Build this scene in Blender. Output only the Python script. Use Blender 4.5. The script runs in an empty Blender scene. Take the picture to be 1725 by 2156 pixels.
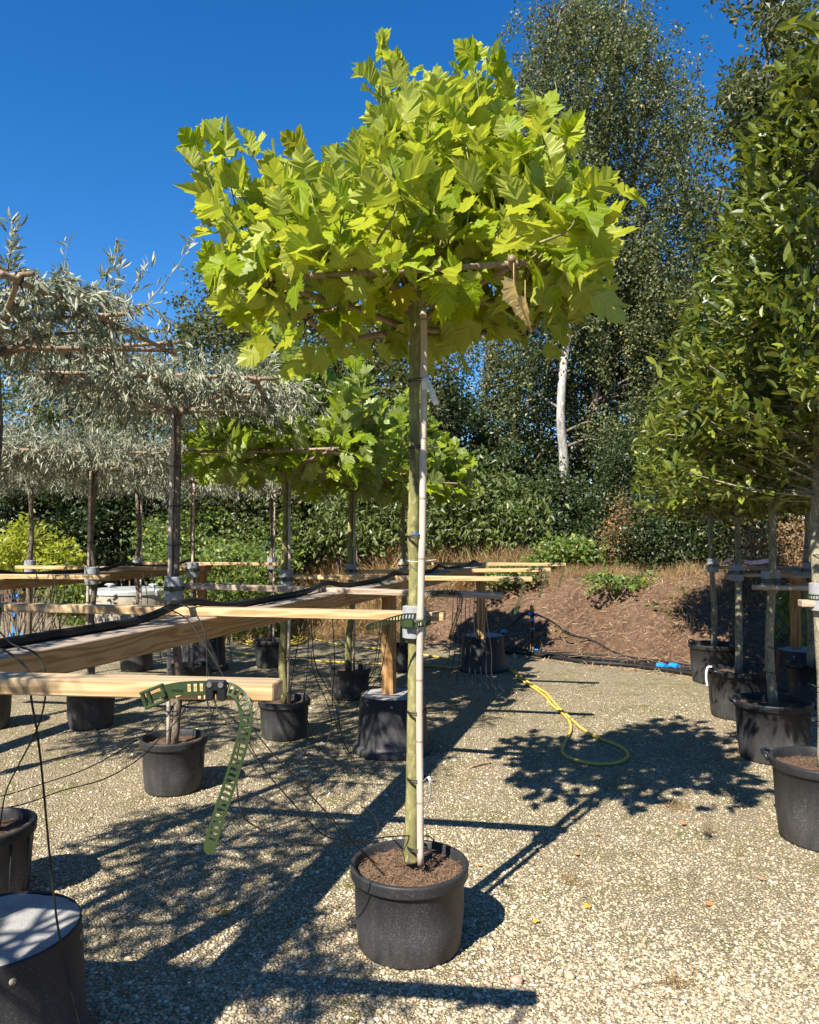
import bpy, math, random
import numpy as np
from math import radians, sin, cos, pi
C = bpy.context.scene.collection
rng = np.random.default_rng(7)
random.seed(7)

# ---------------------------------------------------------------- camera, sky, sun, exposure
H = 1.6; TH = radians(1.84); F = 1620.0          # eye height, pitch, focal length (photo units, 1725 wide)
cam = bpy.data.cameras.new('camera'); cam.sensor_fit = 'VERTICAL'; cam.sensor_height = 36
cam.lens = 36*F/2156.0; cam.clip_start = 0.05; cam.clip_end = 2000
camo = bpy.data.objects.new('camera', cam); C.objects.link(camo)
camo.location = (0, 0, H); camo.rotation_euler = (pi/2+TH, 0, 0)
bpy.context.scene.camera = camo
SX, SY, SZ = .56, .85, -1.0                       # direction the sunlight travels
sel = math.atan2(1.0, math.hypot(SX, SY)); saz = math.atan2(-SX, -SY)
w = bpy.data.worlds.new('World'); bpy.context.scene.world = w; w.use_nodes = True
nt = w.node_tree; nt.nodes.clear()
sky = nt.nodes.new('ShaderNodeTexSky'); sky.sky_type = 'NISHITA'; sky.sun_disc = False
sky.sun_elevation = sel; sky.sun_rotation = saz % (2*pi)
sky.altitude = 200; sky.air_density = 1.0; sky.dust_density = 0.0; sky.ozone_density = 5.0
bg = nt.nodes.new('ShaderNodeBackground'); bg.inputs[1].default_value = 0.072
wo = nt.nodes.new('ShaderNodeOutputWorld')
hs = nt.nodes.new('ShaderNodeHueSaturation'); hs.inputs['Saturation'].default_value = 1.3; hs.inputs['Hue'].default_value = 0.504; hs.inputs['Value'].default_value = 1.2
nt.links.new(sky.outputs[0], hs.inputs['Color']); nt.links.new(hs.outputs[0], bg.inputs[0]); nt.links.new(bg.outputs[0], wo.inputs[0])
sl = bpy.data.lights.new('sun', 'SUN'); sl.energy = 5.0; sl.angle = radians(.53); sl.color = (1, .93, .80)
so = bpy.data.objects.new('sun', sl); C.objects.link(so)
from mathutils import Vector, Matrix
so.rotation_euler = Vector((SX, SY, SZ)).to_track_quat('-Z', 'Y').to_euler(); so.location = (-5, -8, 10)
S = bpy.context.scene
S.view_settings.view_transform = 'Standard'; S.view_settings.look = 'None'
S.view_settings.exposure = 1.12; S.view_settings.gamma = 1
S.render.engine = 'CYCLES'
S.cycles.max_bounces = 8; S.cycles.transmission_bounces = 6; S.cycles.diffuse_bounces = 4
S.cycles.use_denoising = True

def P(x, y, Y):                                   # photo point at distance Y -> world
    a = (x-862.5)/F; b = -(y-1078)/F
    t = Y/(cos(TH)-b*sin(TH))
    return np.array([a*t, Y, H+(sin(TH)+b*cos(TH))*t])
def G(x, y, z=0.0):                               # photo point on the plane z
    a = (x-862.5)/F; b = -(y-1078)/F
    t = (z-H)/(sin(TH)+b*cos(TH))
    return np.array([a*t, (cos(TH)-b*sin(TH))*t, z])

# ---------------------------------------------------------------- mesh helpers
def nrm(v): return v/np.maximum(np.linalg.norm(v, axis=-1, keepdims=True), 1e-9)
class MB:
    def __init__(s): s.V=[]; s.F=[]; s.U=[]; s.n=0; s.uv=False
    def add(s, v, f, uv=None):
        v=np.asarray(v,float).reshape(-1,3); f=np.asarray(f,int)
        s.V.append(v); s.F.append(f+s.n)
        if uv is not None: s.uv=True
        s.U.append(uv if uv is not None else np.zeros((len(v),2)))
        s.n+=len(v); return s
    def build(s, name, mat, root=None, smooth=False, world=True):
        V=np.concatenate(s.V) if s.V else np.zeros((0,3))
        if root is not None and world: V=V-np.array(root.location)
        me=bpy.data.meshes.new(name)
        me.vertices.add(len(V)); me.vertices.foreach_set('co', V.astype(np.float32).ravel())
        L=np.concatenate([f.ravel() for f in s.F]); k=np.concatenate([np.full(len(f), f.shape[1]) for f in s.F])
        st=np.concatenate([[0],np.cumsum(k)[:-1]])
        me.loops.add(len(L)); me.loops.foreach_set('vertex_index', L.astype(np.int32))
        me.polygons.add(len(k)); me.polygons.foreach_set('loop_start', st.astype(np.int32))
        me.polygons.foreach_set('use_smooth', np.full(len(k), smooth))
        if s.uv:
            ul=me.uv_layers.new(name='UVMap'); U=np.concatenate(s.U)
            ul.data.foreach_set('uv', U[L].astype(np.float32).ravel())
        me.update(calc_edges=True); me.validate()
        if mat: me.materials.append(mat)
        o=bpy.data.objects.new(name, me); C.objects.link(o)
        if root is not None: o.parent=root
        return o
def empty(name, loc=(0,0,0), rz=0):
    o=bpy.data.objects.new(name, None); C.objects.link(o); o.location=tuple(float(q) for q in loc); o.rotation_euler=(0,0,rz)
    o.empty_display_size=.1; return o
def tag(o, label=None, cat=None, group=None, kind=None):
    if label: o['label']=label
    if cat: o['category']=cat
    if group: o['group']=group
    if kind: o['kind']=kind
    return o
def copy_tree(o, parent=None):
    c=o.copy(); C.objects.link(c)
    if parent is not None: c.parent=parent
    for ch in list(o.children): copy_tree(ch, c)
    return c
def rotz(a): return np.array([[cos(a),-sin(a),0],[sin(a),cos(a),0],[0,0,1.]])
def box(mb, c, size, R=None, b=0.0):
    hx,hy,hz=[q/2 for q in size]
    if b<=0:
        v=np.array([[x,y,z] for x in (-hx,hx) for y in (-hy,hy) for z in (-hz,hz)])
        f=np.array([[0,1,3,2],[4,6,7,5],[0,4,5,1],[2,3,7,6],[0,2,6,4],[1,5,7,3]])
        if R is not None: v=v@R.T
        mb.add(v+np.array(c), f); return mb
    # chamfered: octagonal section along x, with shrunken ends
    sec=[(hy,hz-b),(hy-b,hz),(-hy+b,hz),(-hy,hz-b),(-hy,-hz+b),(-hy+b,-hz),(hy-b,-hz),(hy,-hz+b)]
    v=[]
    for x,s in ((-hx,b),(-hx+b,0),(hx-b,0),(hx,b)):
        for y,z in sec: v.append((x, y-math.copysign(min(s,abs(y)),y), z-math.copysign(min(s,abs(z)),z)))
    f=[]
    for i in range(3):
        for j in range(8): f.append([i*8+j,i*8+(j+1)%8,(i+1)*8+(j+1)%8,(i+1)*8+j])
    v=np.array(v)
    if R is not None: v=v@R.T
    v=v+np.array(c)
    mb.add(v, np.array(f)); mb.F.append(np.array([[7,6,5,4,3,2,1,0]])+mb.n-32); mb.F.append(np.array([[24,25,26,27,28,29,30,31]])+mb.n-32)
    return mb
def smooth_path(p, n=6, closed=False):
    p=np.asarray(p,float)
    if len(p)<3: return np.array([p[0]+(p[-1]-p[0])*t for t in np.linspace(0,1,n+1)])
    q=np.vstack([2*p[0]-p[1],p,2*p[-1]-p[-2]]); out=[]
    for i in range(1,len(q)-2):
        for t in np.linspace(0,1,n,endpoint=False):
            a,b,c,d=q[i-1],q[i],q[i+1],q[i+2]
            out.append(.5*((2*b)+(-a+c)*t+(2*a-5*b+4*c-d)*t*t+(-a+3*b-3*c+d)*t**3))
    out.append(p[-1]); return np.array(out)
def tube(mb, p, r, seg=8, caps=True):
    p=np.asarray(p,float); n=len(p); r=np.broadcast_to(r,(n,)).astype(float)
    t=nrm(np.gradient(p,axis=0)); u=np.array([1.,0,0]) if abs(t[0][0])<.8 else np.array([0,1.,0])
    V=[]
    ang=np.arange(seg)*2*pi/seg
    for i in range(n):
        u=u-t[i]*np.dot(u,t[i]); u=u/np.linalg.norm(u); w_=np.cross(t[i],u)
        V.append(p[i]+r[i]*(np.cos(ang)[:,None]*u+np.sin(ang)[:,None]*w_))
    V=np.concatenate(V); i=np.arange(n-1)[:,None]*seg; j=np.arange(seg)[None,:]; k=(j+1)%seg
    f=np.stack([i+j,i+k,i+seg+k,i+seg+j],-1).reshape(-1,4)
    L=np.linalg.norm(np.diff(p,axis=0),axis=1); L=np.concatenate([[0],np.cumsum(L)])
    uv=np.stack([np.tile(np.arange(seg)/seg,n),np.repeat(L,seg)],-1)
    mb.add(V,f,uv)
    if caps:
        mb.F.append((np.arange(seg)[::-1][None,:])+mb.n-len(V)); mb.F.append((np.arange(seg)+(n-1)*seg)[None,:]+mb.n-len(V))
    return mb
def lathe(mb, prof, c=(0,0,0), seg=48, sx=1, sy=1):
    prof=np.array(prof,float); n=len(prof); a=np.arange(seg)*2*pi/seg
    V=np.stack([prof[:,0:1]*np.cos(a)*sx, prof[:,0:1]*np.sin(a)*sy, np.repeat(prof[:,1:2],seg,1)],-1).reshape(-1,3)+np.array(c)
    i=np.arange(n-1)[:,None]*seg; j=np.arange(seg)[None,:]; k=(j+1)%seg
    f=np.stack([i+j,i+k,i+seg+k,i+seg+j],-1).reshape(-1,4)
    mb.add(V,f); return mb
def frames(d, n):
    y=nrm(d); x=nrm(np.cross(y,n)); z=np.cross(x,y); return np.stack([x,y,z],-1)
def scatter(mb, T, f, uv, pos, R, s):
    T=np.asarray(T,float); N=len(pos); s=np.asarray(s,float)
    if s.ndim==1: s=s[:,None]
    V=np.einsum('nij,nkj->nki',R,T[None]*s[:,None,:])+pos[:,None,:]
    k=len(T); Fc=(f[None]+(np.arange(N)*k)[:,None,None]).reshape(-1,f.shape[1])
    mb.add(V.reshape(-1,3),Fc,np.tile(uv,(N,1)) if uv is not None else None); return mb
def rv(n): return nrm(rng.normal(size=(n,3)))
def U(a,b,n=None): return rng.uniform(a,b,n)
def nz(x, y, s=1.0, k=0):                         # cheap smooth noise -1..1
    return (np.sin(x*s*1.3+y*s*.7+k)+np.sin(x*s*-.9+y*s*1.7+2.1*k+1)+np.sin(x*s*2.7+y*s*2.1+k*.7+2)*.5+np.sin(x*s*4.9-y*s*3.7+k)*.3)/2.8

# ---------------------------------------------------------------- material helpers
class MT:
    def __init__(s, name):
        s.m=bpy.data.materials.new(name); s.m.use_nodes=True; s.t=s.m.node_tree; s.t.nodes.clear()
        s.out=s.n('ShaderNodeOutputMaterial')
    def n(s, typ, **k):
        q=s.t.nodes.new(typ)
        for a,b in k.items(): setattr(q,a,b)
        return q
    def l(s,a,b): s.t.links.new(a,b)
    def co(s, kind='Object', scale=(1,1,1)):
        c=s.n('ShaderNodeTexCoord'); mp=s.n('ShaderNodeMapping'); mp.inputs['Scale'].default_value=scale
        s.l(c.outputs[kind],mp.inputs[0]); return mp.outputs[0]
    def noise(s, v, scale, detail=4, rough=.6, dist=0):
        q=s.n('ShaderNodeTexNoise'); q.inputs['Scale'].default_value=scale; q.inputs['Detail'].default_value=detail
        q.inputs['Roughness'].default_value=rough; q.inputs['Distortion'].default_value=dist; s.l(v,q.inputs['Vector']); return q.outputs['Fac']
    def n3(s, v, scale):
        q=s.n('ShaderNodeTexNoise'); q.inputs['Scale'].default_value=scale; s.l(v,q.inputs['Vector']); return q.outputs['Color']
    def ramp(s, fac, stops, interp='LINEAR'):
        q=s.n('ShaderNodeValToRGB'); q.color_ramp.interpolation=interp; e=q.color_ramp.elements
        while len(e)<len(stops): e.new(.5)
        for i,(p,c) in enumerate(stops): e[i].position=p; e[i].color=(*c,1) if len(c)==3 else c
        s.l(fac,q.inputs[0]); return q.outputs[0]
    def mix(s, fac, a, b, bt='MIX'):
        q=s.n('ShaderNodeMix',data_type='RGBA',blend_type=bt)
        for i,x in ((0,fac),(6,a),(7,b)):
            if hasattr(x,'links'): s.l(x,q.inputs[i])
            else: q.inputs[i].default_value = x if i==0 else ((*x,1) if len(x)==3 else x)
        return q.outputs[2]
    def math(s, op, a, b=0.0, c=0.0):
        q=s.n('ShaderNodeMath',operation=op)
        for i,x in enumerate((a,b,c)):
            if hasattr(x,'links'): s.l(x,q.inputs[i])
            else: q.inputs[i].default_value=x
        return q.outputs[0]
    def bump(s, h, strength=.5, dist=.01, normal=None):
        q=s.n('ShaderNodeBump'); q.inputs['Strength'].default_value=strength; q.inputs['Distance'].default_value=dist
        s.l(h,q.inputs['Height'])
        if normal is not None: s.l(normal,q.inputs['Normal'])
        return q.outputs[0]
    def bsdf(s, col, rough=.6, spec=.4, normal=None, metal=0, out=True):
        q=s.n('ShaderNodeBsdfPrincipled')
        for nme,x in (('Base Color',col),('Roughness',rough),('Specular IOR Level',spec),('Metallic',metal)):
            if hasattr(x,'links'): s.l(x,q.inputs[nme])
            else: q.inputs[nme].default_value=(*x,1) if isinstance(x,tuple) else x
        if normal is not None: s.l(normal,q.inputs['Normal'])
        if out: s.l(q.outputs[0],s.out.inputs[0])
        return q.outputs[0]
def leaf_mat(name, stops, back=None, trans=(.4,.5,.05), tf=.35, rough=.45, spec=.4, veins=False, hair=None):
    m=MT(name); g=m.n('ShaderNodeNewGeometry'); col=m.ramp(g.outputs['Random Per Island'],stops)
    c3=m.co('Object'); nn=m.noise(c3,9,3)
    col=m.mix(m.math('MULTIPLY',nn,.35),col,tuple(q*.6 for q in stops[0][1]))
    nor=None
    if veins:
        uvn=m.n('ShaderNodeUVMap'); sp=m.n('ShaderNodeSeparateXYZ'); m.l(uvn.outputs[0],sp.inputs[0])
        ax=m.math('ABSOLUTE',sp.outputs[0]); y=sp.outputs[1]
        v=m.math('SMOOTH_MIN',ax,1.0,.01)
        def seg(px,py,qx,qy,wd):          # distance to a line through two points
            dx,dy=qx-px,qy-py; L=math.hypot(dx,dy)
            a=m.math('MULTIPLY',m.math('SUBTRACT',ax,px),dy/L); b=m.math('MULTIPLY',m.math('SUBTRACT',y,py),dx/L)
            d=m.math('ABSOLUTE',m.math('SUBTRACT',a,b)); return m.math('LESS_THAN',d,wd)
        vv=m.math('LESS_THAN',ax,.013)
        for a_ in ((0,.03,.6,.54,.009),(0,.03,.5,.07,.007),(0,.3,.26,.62,.005),(0,.5,.2,.78,.005),(.3,.29,.55,.28,.004),(.2,.2,.3,.46,.004)):
            vv=m.math('MAXIMUM',vv,seg(*a_))
        col=m.mix(m.math('MULTIPLY',vv,.4),col,(.52,.58,.12))
        wv=m.n('ShaderNodeTexWave'); wv.inputs['Scale'].default_value=5; wv.inputs['Distortion'].default_value=3; m.l(uvn.outputs[0],wv.inputs['Vector'])
        nor=m.bump(m.math('ADD',m.math('MULTIPLY',nn,1.2),m.math('MULTIPLY',vv,-1.0)),.35,.004)
    if back: col=m.mix(g.outputs['Backfacing'],col,back if not veins else m.mix(m.math('MULTIPLY',vv,.5),back,(.6,.64,.25)))
    p=m.bsdf(col,rough,spec,nor,out=False)
    tr=m.n('ShaderNodeBsdfTranslucent'); 
    tc=m.mix(.5,col,trans); m.l(tc,tr.inputs[0])
    mx=m.n('ShaderNodeMixShader'); mx.inputs[0].default_value=tf; m.l(p,mx.inputs[1]); m.l(tr.outputs[0],mx.inputs[2]); m.l(mx.outputs[0],m.out.inputs[0])
    return m.m
def simple(name, col, rough=.6, spec=.4, var=None, scale=30, bump=0, metal=0, bd=.002):
    m=MT(name); v=m.co(); f=m.noise(v,scale,5)
    c=m.ramp(f,[(.3,col),(.7,var or col)]); nor=m.bump(f,bump,bd) if bump else None
    m.bsdf(c,rough,spec,nor,metal); return m.m

def ground_mat():
    m=MT('gravel_ground'); v=m.co()
    vo=m.n('ShaderNodeTexVoronoi'); v=m.mix(.012,v,m.n3(v,40)); vo.inputs['Scale'].default_value=70; m.l(v,vo.inputs['Vector'])
    ve=m.n('ShaderNodeTexVoronoi',feature='DISTANCE_TO_EDGE'); ve.inputs['Scale'].default_value=70; m.l(v,ve.inputs['Vector'])
    sp=m.n('ShaderNodeSeparateColor'); m.l(vo.outputs['Color'],sp.inputs[0])
    st=m.ramp(sp.outputs[0],[(0,(.25,.20,.13)),(.13,(.46,.38,.25)),(.35,(.60,.51,.34)),(.6,(.70,.61,.43)),(.8,(.50,.43,.32)),(.88,(.84,.77,.62)),(.975,(.64,.40,.25))],'CONSTANT')
    edge=m.ramp(ve.outputs['Distance'],[(.03,(0,0,0)),(.30,(1,1,1))])
    n1=m.noise(v,.55,5,.65); n2=m.noise(v,2.6,5,.7); n3=m.noise(v,14,4,.6)
    base=m.mix(.12,st,(.6,.5,.38))
    gap=m.mix(m.noise(v,30,3),(.15,.125,.07),(.40,.33,.21)); col=m.mix(edge,gap,base)
    dirt=m.math('MULTIPLY',m.ramp(n1,[(.5,(0,0,0)),(.66,(1,1,1))]),.45); col=m.mix(dirt,col,(.36,.26,.185))
    moss=m.math('MULTIPLY',m.ramp(n2,[(.46,(0,0,0)),(.61,(1,1,1))]),m.ramp(n3,[(.40,(0,0,0)),(.56,(1,1,1))]))
    moss=m.math('MULTIPLY',moss,m.ramp(sp.outputs[1],[(.35,(1,1,1)),(.75,(.25,.25,.25))]))
    col=m.mix(m.math('MULTIPLY',moss,.9),col,(.185,.18,.05))
    bh=m.math('ADD',m.math('MULTIPLY',edge,m.math('ADD',sp.outputs[2],.6)),m.math('MULTIPLY',n3,.5))
    m.bsdf(col,.9,.2,m.bump(bh,.9,.014)); return m.m
def stone_mat():
    m=MT('pebble'); g=m.n('ShaderNodeNewGeometry')
    c=m.ramp(g.outputs['Random Per Island'],[(0,(.17,.14,.09)),(.15,(.33,.27,.18)),(.4,(.48,.40,.27)),(.62,(.62,.53,.37)),(.78,(.42,.36,.28)),(.9,(.80,.74,.60)),(.965,(.56,.35,.2))],'CONSTANT')
    n=m.noise(m.co(),160,3); c=m.mix(m.math('MULTIPLY',n,.4),c,(.25,.2,.14)); m.bsdf(c,.8,.3); return m.m
def soil_bank_mat():
    m=MT('bank_soil'); v=m.co(); n1=m.noise(v,1.4,6,.7); n2=m.noise(v,16,6,.7); n3=m.noise(v,50,4,.7)
    c=m.ramp(n1,[(.32,(.085,.05,.033)),(.5,(.165,.10,.068)),(.68,(.27,.18,.125))]); c=m.mix(m.ramp(n2,[(.45,(0,0,0)),(.62,(1,1,1))]),c,(.28,.18,.115))
    c=m.mix(m.math('MULTIPLY',m.ramp(n3,[(.5,(0,0,0)),(.6,(1,1,1))]),.6),c,(.11,.07,.045))
    m.bsdf(c,.95,.1,m.bump(m.math('ADD',n2,n3),1,.05)); return m.m
def wood_mat(name, a, b, c, weather=0.0):
    m=MT(name); v=m.co('Object',(1,1,1)); mp=m.co('Object',(.7,7,7))
    n=m.noise(mp,1.6,4,.5,.4); sp=m.n('ShaderNodeSeparateXYZ'); m.l(m.co('Object',(.5,1,1)),sp.inputs[0])
    rings=m.math('SINE',m.math('ADD',m.math('MULTIPLY',n,46),m.math('MULTIPLY',sp.outputs[2],190)))
    g=m.ramp(m.math('ADD',m.math('MULTIPLY',rings,.5),.5),[(0,a),(.62,b),(1,c)])
    fine=m.noise(m.co('Object',(3,160,160)),1.5,3,.6); g=m.mix(m.math('MULTIPLY',fine,.35),g,tuple(q*.55 for q in a))
    vk=m.n('ShaderNodeTexVoronoi'); vk.inputs['Scale'].default_value=1.0; vk.inputs['Randomness'].default_value=1; m.l(m.co('Object',(2.2,9,9)),vk.inputs['Vector'])
    knot=m.ramp(vk.outputs['Distance'],[(.05,(1,1,1)),(.12,(0,0,0))]); g=m.mix(m.math('MULTIPLY',knot,.75),g,(.14,.07,.03))
    if weather:
        gg=m.n('ShaderNodeNewGeometry'); s2=m.n('ShaderNodeSeparateXYZ'); m.l(gg.outputs['True Normal'],s2.inputs[0])
        up=m.ramp(s2.outputs[2],[(.5,(0,0,0)),(.8,(1,1,1))]); wn=m.noise(m.co('Object',(2,60,60)),1.2,4,.6)
        g=m.mix(m.math('MULTIPLY',up,weather),g,m.ramp(wn,[(.35,(.20,.165,.135)),(.6,(.36,.31,.27))]))
    m.bsdf(g,.75,.25,m.bump(fine,.35,.002)); return m.m
def plastic_pot():
    m=MT('black_plastic'); v=m.co(); sp=m.n('ShaderNodeSeparateXYZ'); m.l(v,sp.inputs[0])
    n=m.noise(v,260,2,.5); n2=m.noise(m.co('Object',(9,9,2.2)),1.5,5,.65)
    low=m.ramp(sp.outputs[2],[(0,(1,1,1)),(.36,(.12,.12,.12))])
    spk=m.math('MULTIPLY',m.ramp(n,[(.53,(0,0,0)),(.66,(1,1,1))]),m.ramp(n2,[(.3,(0,0,0)),(.7,(1,1,1))]))
    film=m.math('MULTIPLY',m.math('ADD',m.math('MULTIPLY',low,.22),.008),m.ramp(n2,[(.25,(.3,.3,.3)),(.75,(1,1,1))]))
    c=m.mix(m.math('ADD',film,m.math('MULTIPLY',spk,m.math('ADD',m.math('MULTIPLY',low,.45),.12))),(.012,.013,.016),(.30,.29,.285))
    m.bsdf(c,m.math('ADD',.48,m.math('MULTIPLY',film,.8)),.32,m.bump(n,.1,.001)); return m.m
def bark(name, a, b, c, sc=14, green=None):
    m=MT(name); v=m.co('Object',(1,1,.45)); n=m.noise(v,sc,6,.65,.5); n2=m.noise(v,sc*6,4,.6)
    col=m.ramp(n,[(.3,a),(.5,b),(.7,c)]); col=m.mix(m.math('MULTIPLY',m.ramp(n2,[(.5,(0,0,0)),(.62,(1,1,1))]),.5),col,tuple(min(1,q*1.5) for q in c))
    m.bsdf(col,.85,.2,m.bump(m.math('ADD',n,n2),.6,.004)); return m.m
def bamboo_mat(name='bamboo', a=(.44,.36,.29), b=(.60,.50,.43)):
    m=MT(name); n=m.noise(m.co('Object',(40,40,3)),2,4); c=m.ramp(n,[(.3,a),(.7,b)])
    uvn=m.n('ShaderNodeUVMap'); sp=m.n('ShaderNodeSeparateXYZ'); m.l(uvn.outputs[0],sp.inputs[0])
    fr=m.math('FRACT',m.math('MULTIPLY',sp.outputs[1],4.2)); ring=m.math('LESS_THAN',fr,.035); c=m.mix(m.math('MULTIPLY',ring,.6),c,(.16,.11,.08))
    m.bsdf(c,.5,.35,m.bump(ring,.4,.003)); return m.m
def concrete(name, a, b):
    m=MT(name); v=m.co(); n=m.noise(v,7,8,.7); n2=m.noise(v,120,3); c=m.ramp(n,[(.35,a),(.65,b)])
    c=m.mix(m.math('MULTIPLY',m.math('GREATER_THAN',n2,.62),.5),c,tuple(q*.5 for q in a)); m.bsdf(c,.9,.2,m.bump(m.math('ADD',n,n2),.5,.004)); return m.m

M={}
M['ground']=ground_mat(); M['stone']=stone_mat(); M['bank']=soil_bank_mat()
M['rail']=wood_mat('pine_rail',(.43,.27,.125),(.60,.42,.225),(.66,.48,.27),.35)
M['rail_old']=wood_mat('weathered_rail',(.33,.235,.16),(.46,.36,.27),(.50,.41,.32),.6)
M['beam']=wood_mat('beam_timber',(.30,.17,.065),(.46,.28,.12),(.50,.32,.155),.85)
M['post']=wood_mat('post_timber',(.30,.155,.055),(.44,.25,.10),(.50,.30,.13),.2)
M['pot']=plastic_pot()
M['soil']=simple('potting_soil',(.045,.028,.018),.95,.1,(.17,.11,.075),70,1,bd=.012)
M['fibre']=simple('bark_chips',(.20,.12,.075),.9,.1,(.34,.23,.15),200)
M['plane_bark']=bark('plane_bark',(.10,.085,.045),(.20,.19,.075),(.30,.275,.13),9)
M['dark_bark']=bark('dark_bark',(.07,.05,.04),(.15,.12,.09),(.24,.20,.16),18)
M['holly_bark']=bark('holly_bark',(.10,.085,.06),(.21,.19,.13),(.34,.32,.22),16)
M['birch_bark']=bark('birch_bark',(.05,.045,.04),(.30,.28,.25),(.50,.47,.43),3.5)
M['bamboo']=bamboo_mat(); M['cane']=bamboo_mat('frame_cane',(.20,.14,.09),(.33,.24,.16))
M['tie']=simple('black_tie',(.012,.012,.013),.45,.5)
M['tube']=simple('black_tubing',(.010,.010,.011),.55,.25,(.02,.02,.02),9)
M['foam']=simple('grey_foam',(.20,.21,.225),.9,.2,(.38,.39,.41),260,.5)
M['belt']=simple('green_strap',(.024,.044,.014),.45,.4,(.034,.056,.020),14)
M['black']=simple('black_moulding',(.012,.013,.016),.35,.5)
M['steel']=simple('screw_steel',(.6,.6,.6),.3,.6,metal=.9)
M['white']=simple('white_tag',(.80,.80,.80),.5,.4,(.72,.72,.72),30)
M['ink']=simple('ink',(.03,.03,.035),.6,.2)
M['blue']=simple('blue_fitting',(.01,.19,.62),.4,.5,(.015,.25,.70),20)
M['tape']=simple('blue_tape',(.0,.22,.65),.4,.5)
M['hose']=simple('yellow_hose',(.52,.37,.07),.5,.3,(.66,.49,.13),25)
M['pink']=simple('pink_tape',(.75,.36,.42),.5,.4,(.9,.75,.75),8)
M['orange']=simple('orange_marker',(.8,.12,.03),.5,.4)
M['foot_top']=concrete('footing_concrete',(.25,.25,.25),(.40,.395,.38))
M['ring']=concrete('ring_concrete',(.30,.25,.19),(.44,.38,.30))
M['galv']=simple('galvanised_lid',(.50,.52,.52),.38,.5,(.62,.64,.64),30,.2,metal=.35)
# foliage
M['plane']=leaf_mat('plane_leaf',[(0,(.12,.19,.006)),(.3,(.22,.31,.007)),(.7,(.33,.42,.009)),(.95,(.44,.48,.014)),(1,(.50,.40,.04))],back=(.40,.44,.075),trans=(.72,.78,.006),tf=.42,rough=.42,spec=.25,veins=True)
M['plane2']=leaf_mat('plane_leaf_young',[(0,(.11,.18,.006)),(.5,(.22,.31,.008)),(1,(.36,.43,.014))],back=(.25,.31,.09),trans=(.50,.62,.03),tf=.4,rough=.4,spec=.4,veins=True)
M['wither']=leaf_mat('withered_leaf',[(0,(.60,.47,.20)),(1,(.72,.60,.32))],trans=(.6,.4,.12),tf=.25,rough=.7)
M['silver']=leaf_mat('silver_leaf',[(0,(.085,.10,.062)),(.45,(.22,.24,.165)),(.8,(.40,.415,.31)),(1,(.58,.58,.48))],back=(.36,.38,.28),trans=(.3,.34,.12),tf=.2,rough=.5,spec=.3)
M['holly']=leaf_mat('glossy_leaf',[(0,(.018,.032,.006)),(.45,(.050,.080,.009)),(.78,(.12,.16,.013)),(1,(.27,.30,.035))],back=(.17,.20,.04),trans=(.45,.5,.02),tf=.22,rough=.36,spec=.35)
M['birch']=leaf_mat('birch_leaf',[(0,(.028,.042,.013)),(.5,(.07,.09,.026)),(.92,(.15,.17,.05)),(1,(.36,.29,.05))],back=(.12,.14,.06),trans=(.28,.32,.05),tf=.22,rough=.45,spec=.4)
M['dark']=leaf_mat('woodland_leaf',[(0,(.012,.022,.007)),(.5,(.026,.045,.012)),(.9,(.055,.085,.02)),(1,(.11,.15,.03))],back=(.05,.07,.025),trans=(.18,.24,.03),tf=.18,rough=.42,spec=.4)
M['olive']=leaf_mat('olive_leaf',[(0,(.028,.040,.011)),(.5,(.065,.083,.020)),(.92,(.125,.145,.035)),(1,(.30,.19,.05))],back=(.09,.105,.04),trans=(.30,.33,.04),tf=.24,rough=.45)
M['bramble']=leaf_mat('bramble_leaf',[(0,(.05,.085,.018)),(.5,(.105,.165,.03)),(.9,(.19,.26,.05)),(1,(.40,.36,.06))],back=(.2,.25,.09),trans=(.45,.55,.06),tf=.32,rough=.4)
M['lime']=leaf_mat('lime_leaf',[(0,(.16,.20,.015)),(.5,(.28,.32,.02)),(1,(.42,.42,.03))],back=(.3,.34,.05),trans=(.7,.7,.03),tf=.38,rough=.4)
M['laurel']=leaf_mat('laurel_leaf',[(0,(.022,.038,.009)),(.5,(.055,.085,.018)),(1,(.15,.19,.04))],back=(.16,.2,.07),trans=(.45,.5,.05),tf=.3,rough=.4)
M['straw']=leaf_mat('dry_grass',[(0,(.20,.115,.05)),(.5,(.36,.235,.105)),(1,(.54,.40,.20))],trans=(.5,.35,.15),tf=.3,rough=.7)
M['rust']=leaf_mat('rusty_leaf',[(0,(.16,.07,.035)),(.5,(.27,.15,.07)),(1,(.34,.24,.09))],trans=(.4,.2,.05),tf=.25,rough=.6)
M['litter']=leaf_mat('leaf_litter',[(0,(.15,.075,.045)),(.4,(.34,.19,.12)),(.75,(.52,.35,.22)),(1,(.66,.52,.32))],trans=(.4,.25,.1),tf=.12,rough=.8)
M['yleaf']=leaf_mat('yellow_leaf',[(0,(.62,.36,.05)),(1,(.72,.48,.08))],trans=(.6,.4,.05),tf=.2,rough=.6)
M['oleaf']=leaf_mat('orange_leaf',[(0,(.50,.20,.07)),(1,(.62,.30,.12))],trans=(.6,.3,.05),tf=.2,rough=.6)
M['twig']=simple('dry_twig',(.19,.13,.08),.9,.15,(.34,.25,.165),25)

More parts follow.
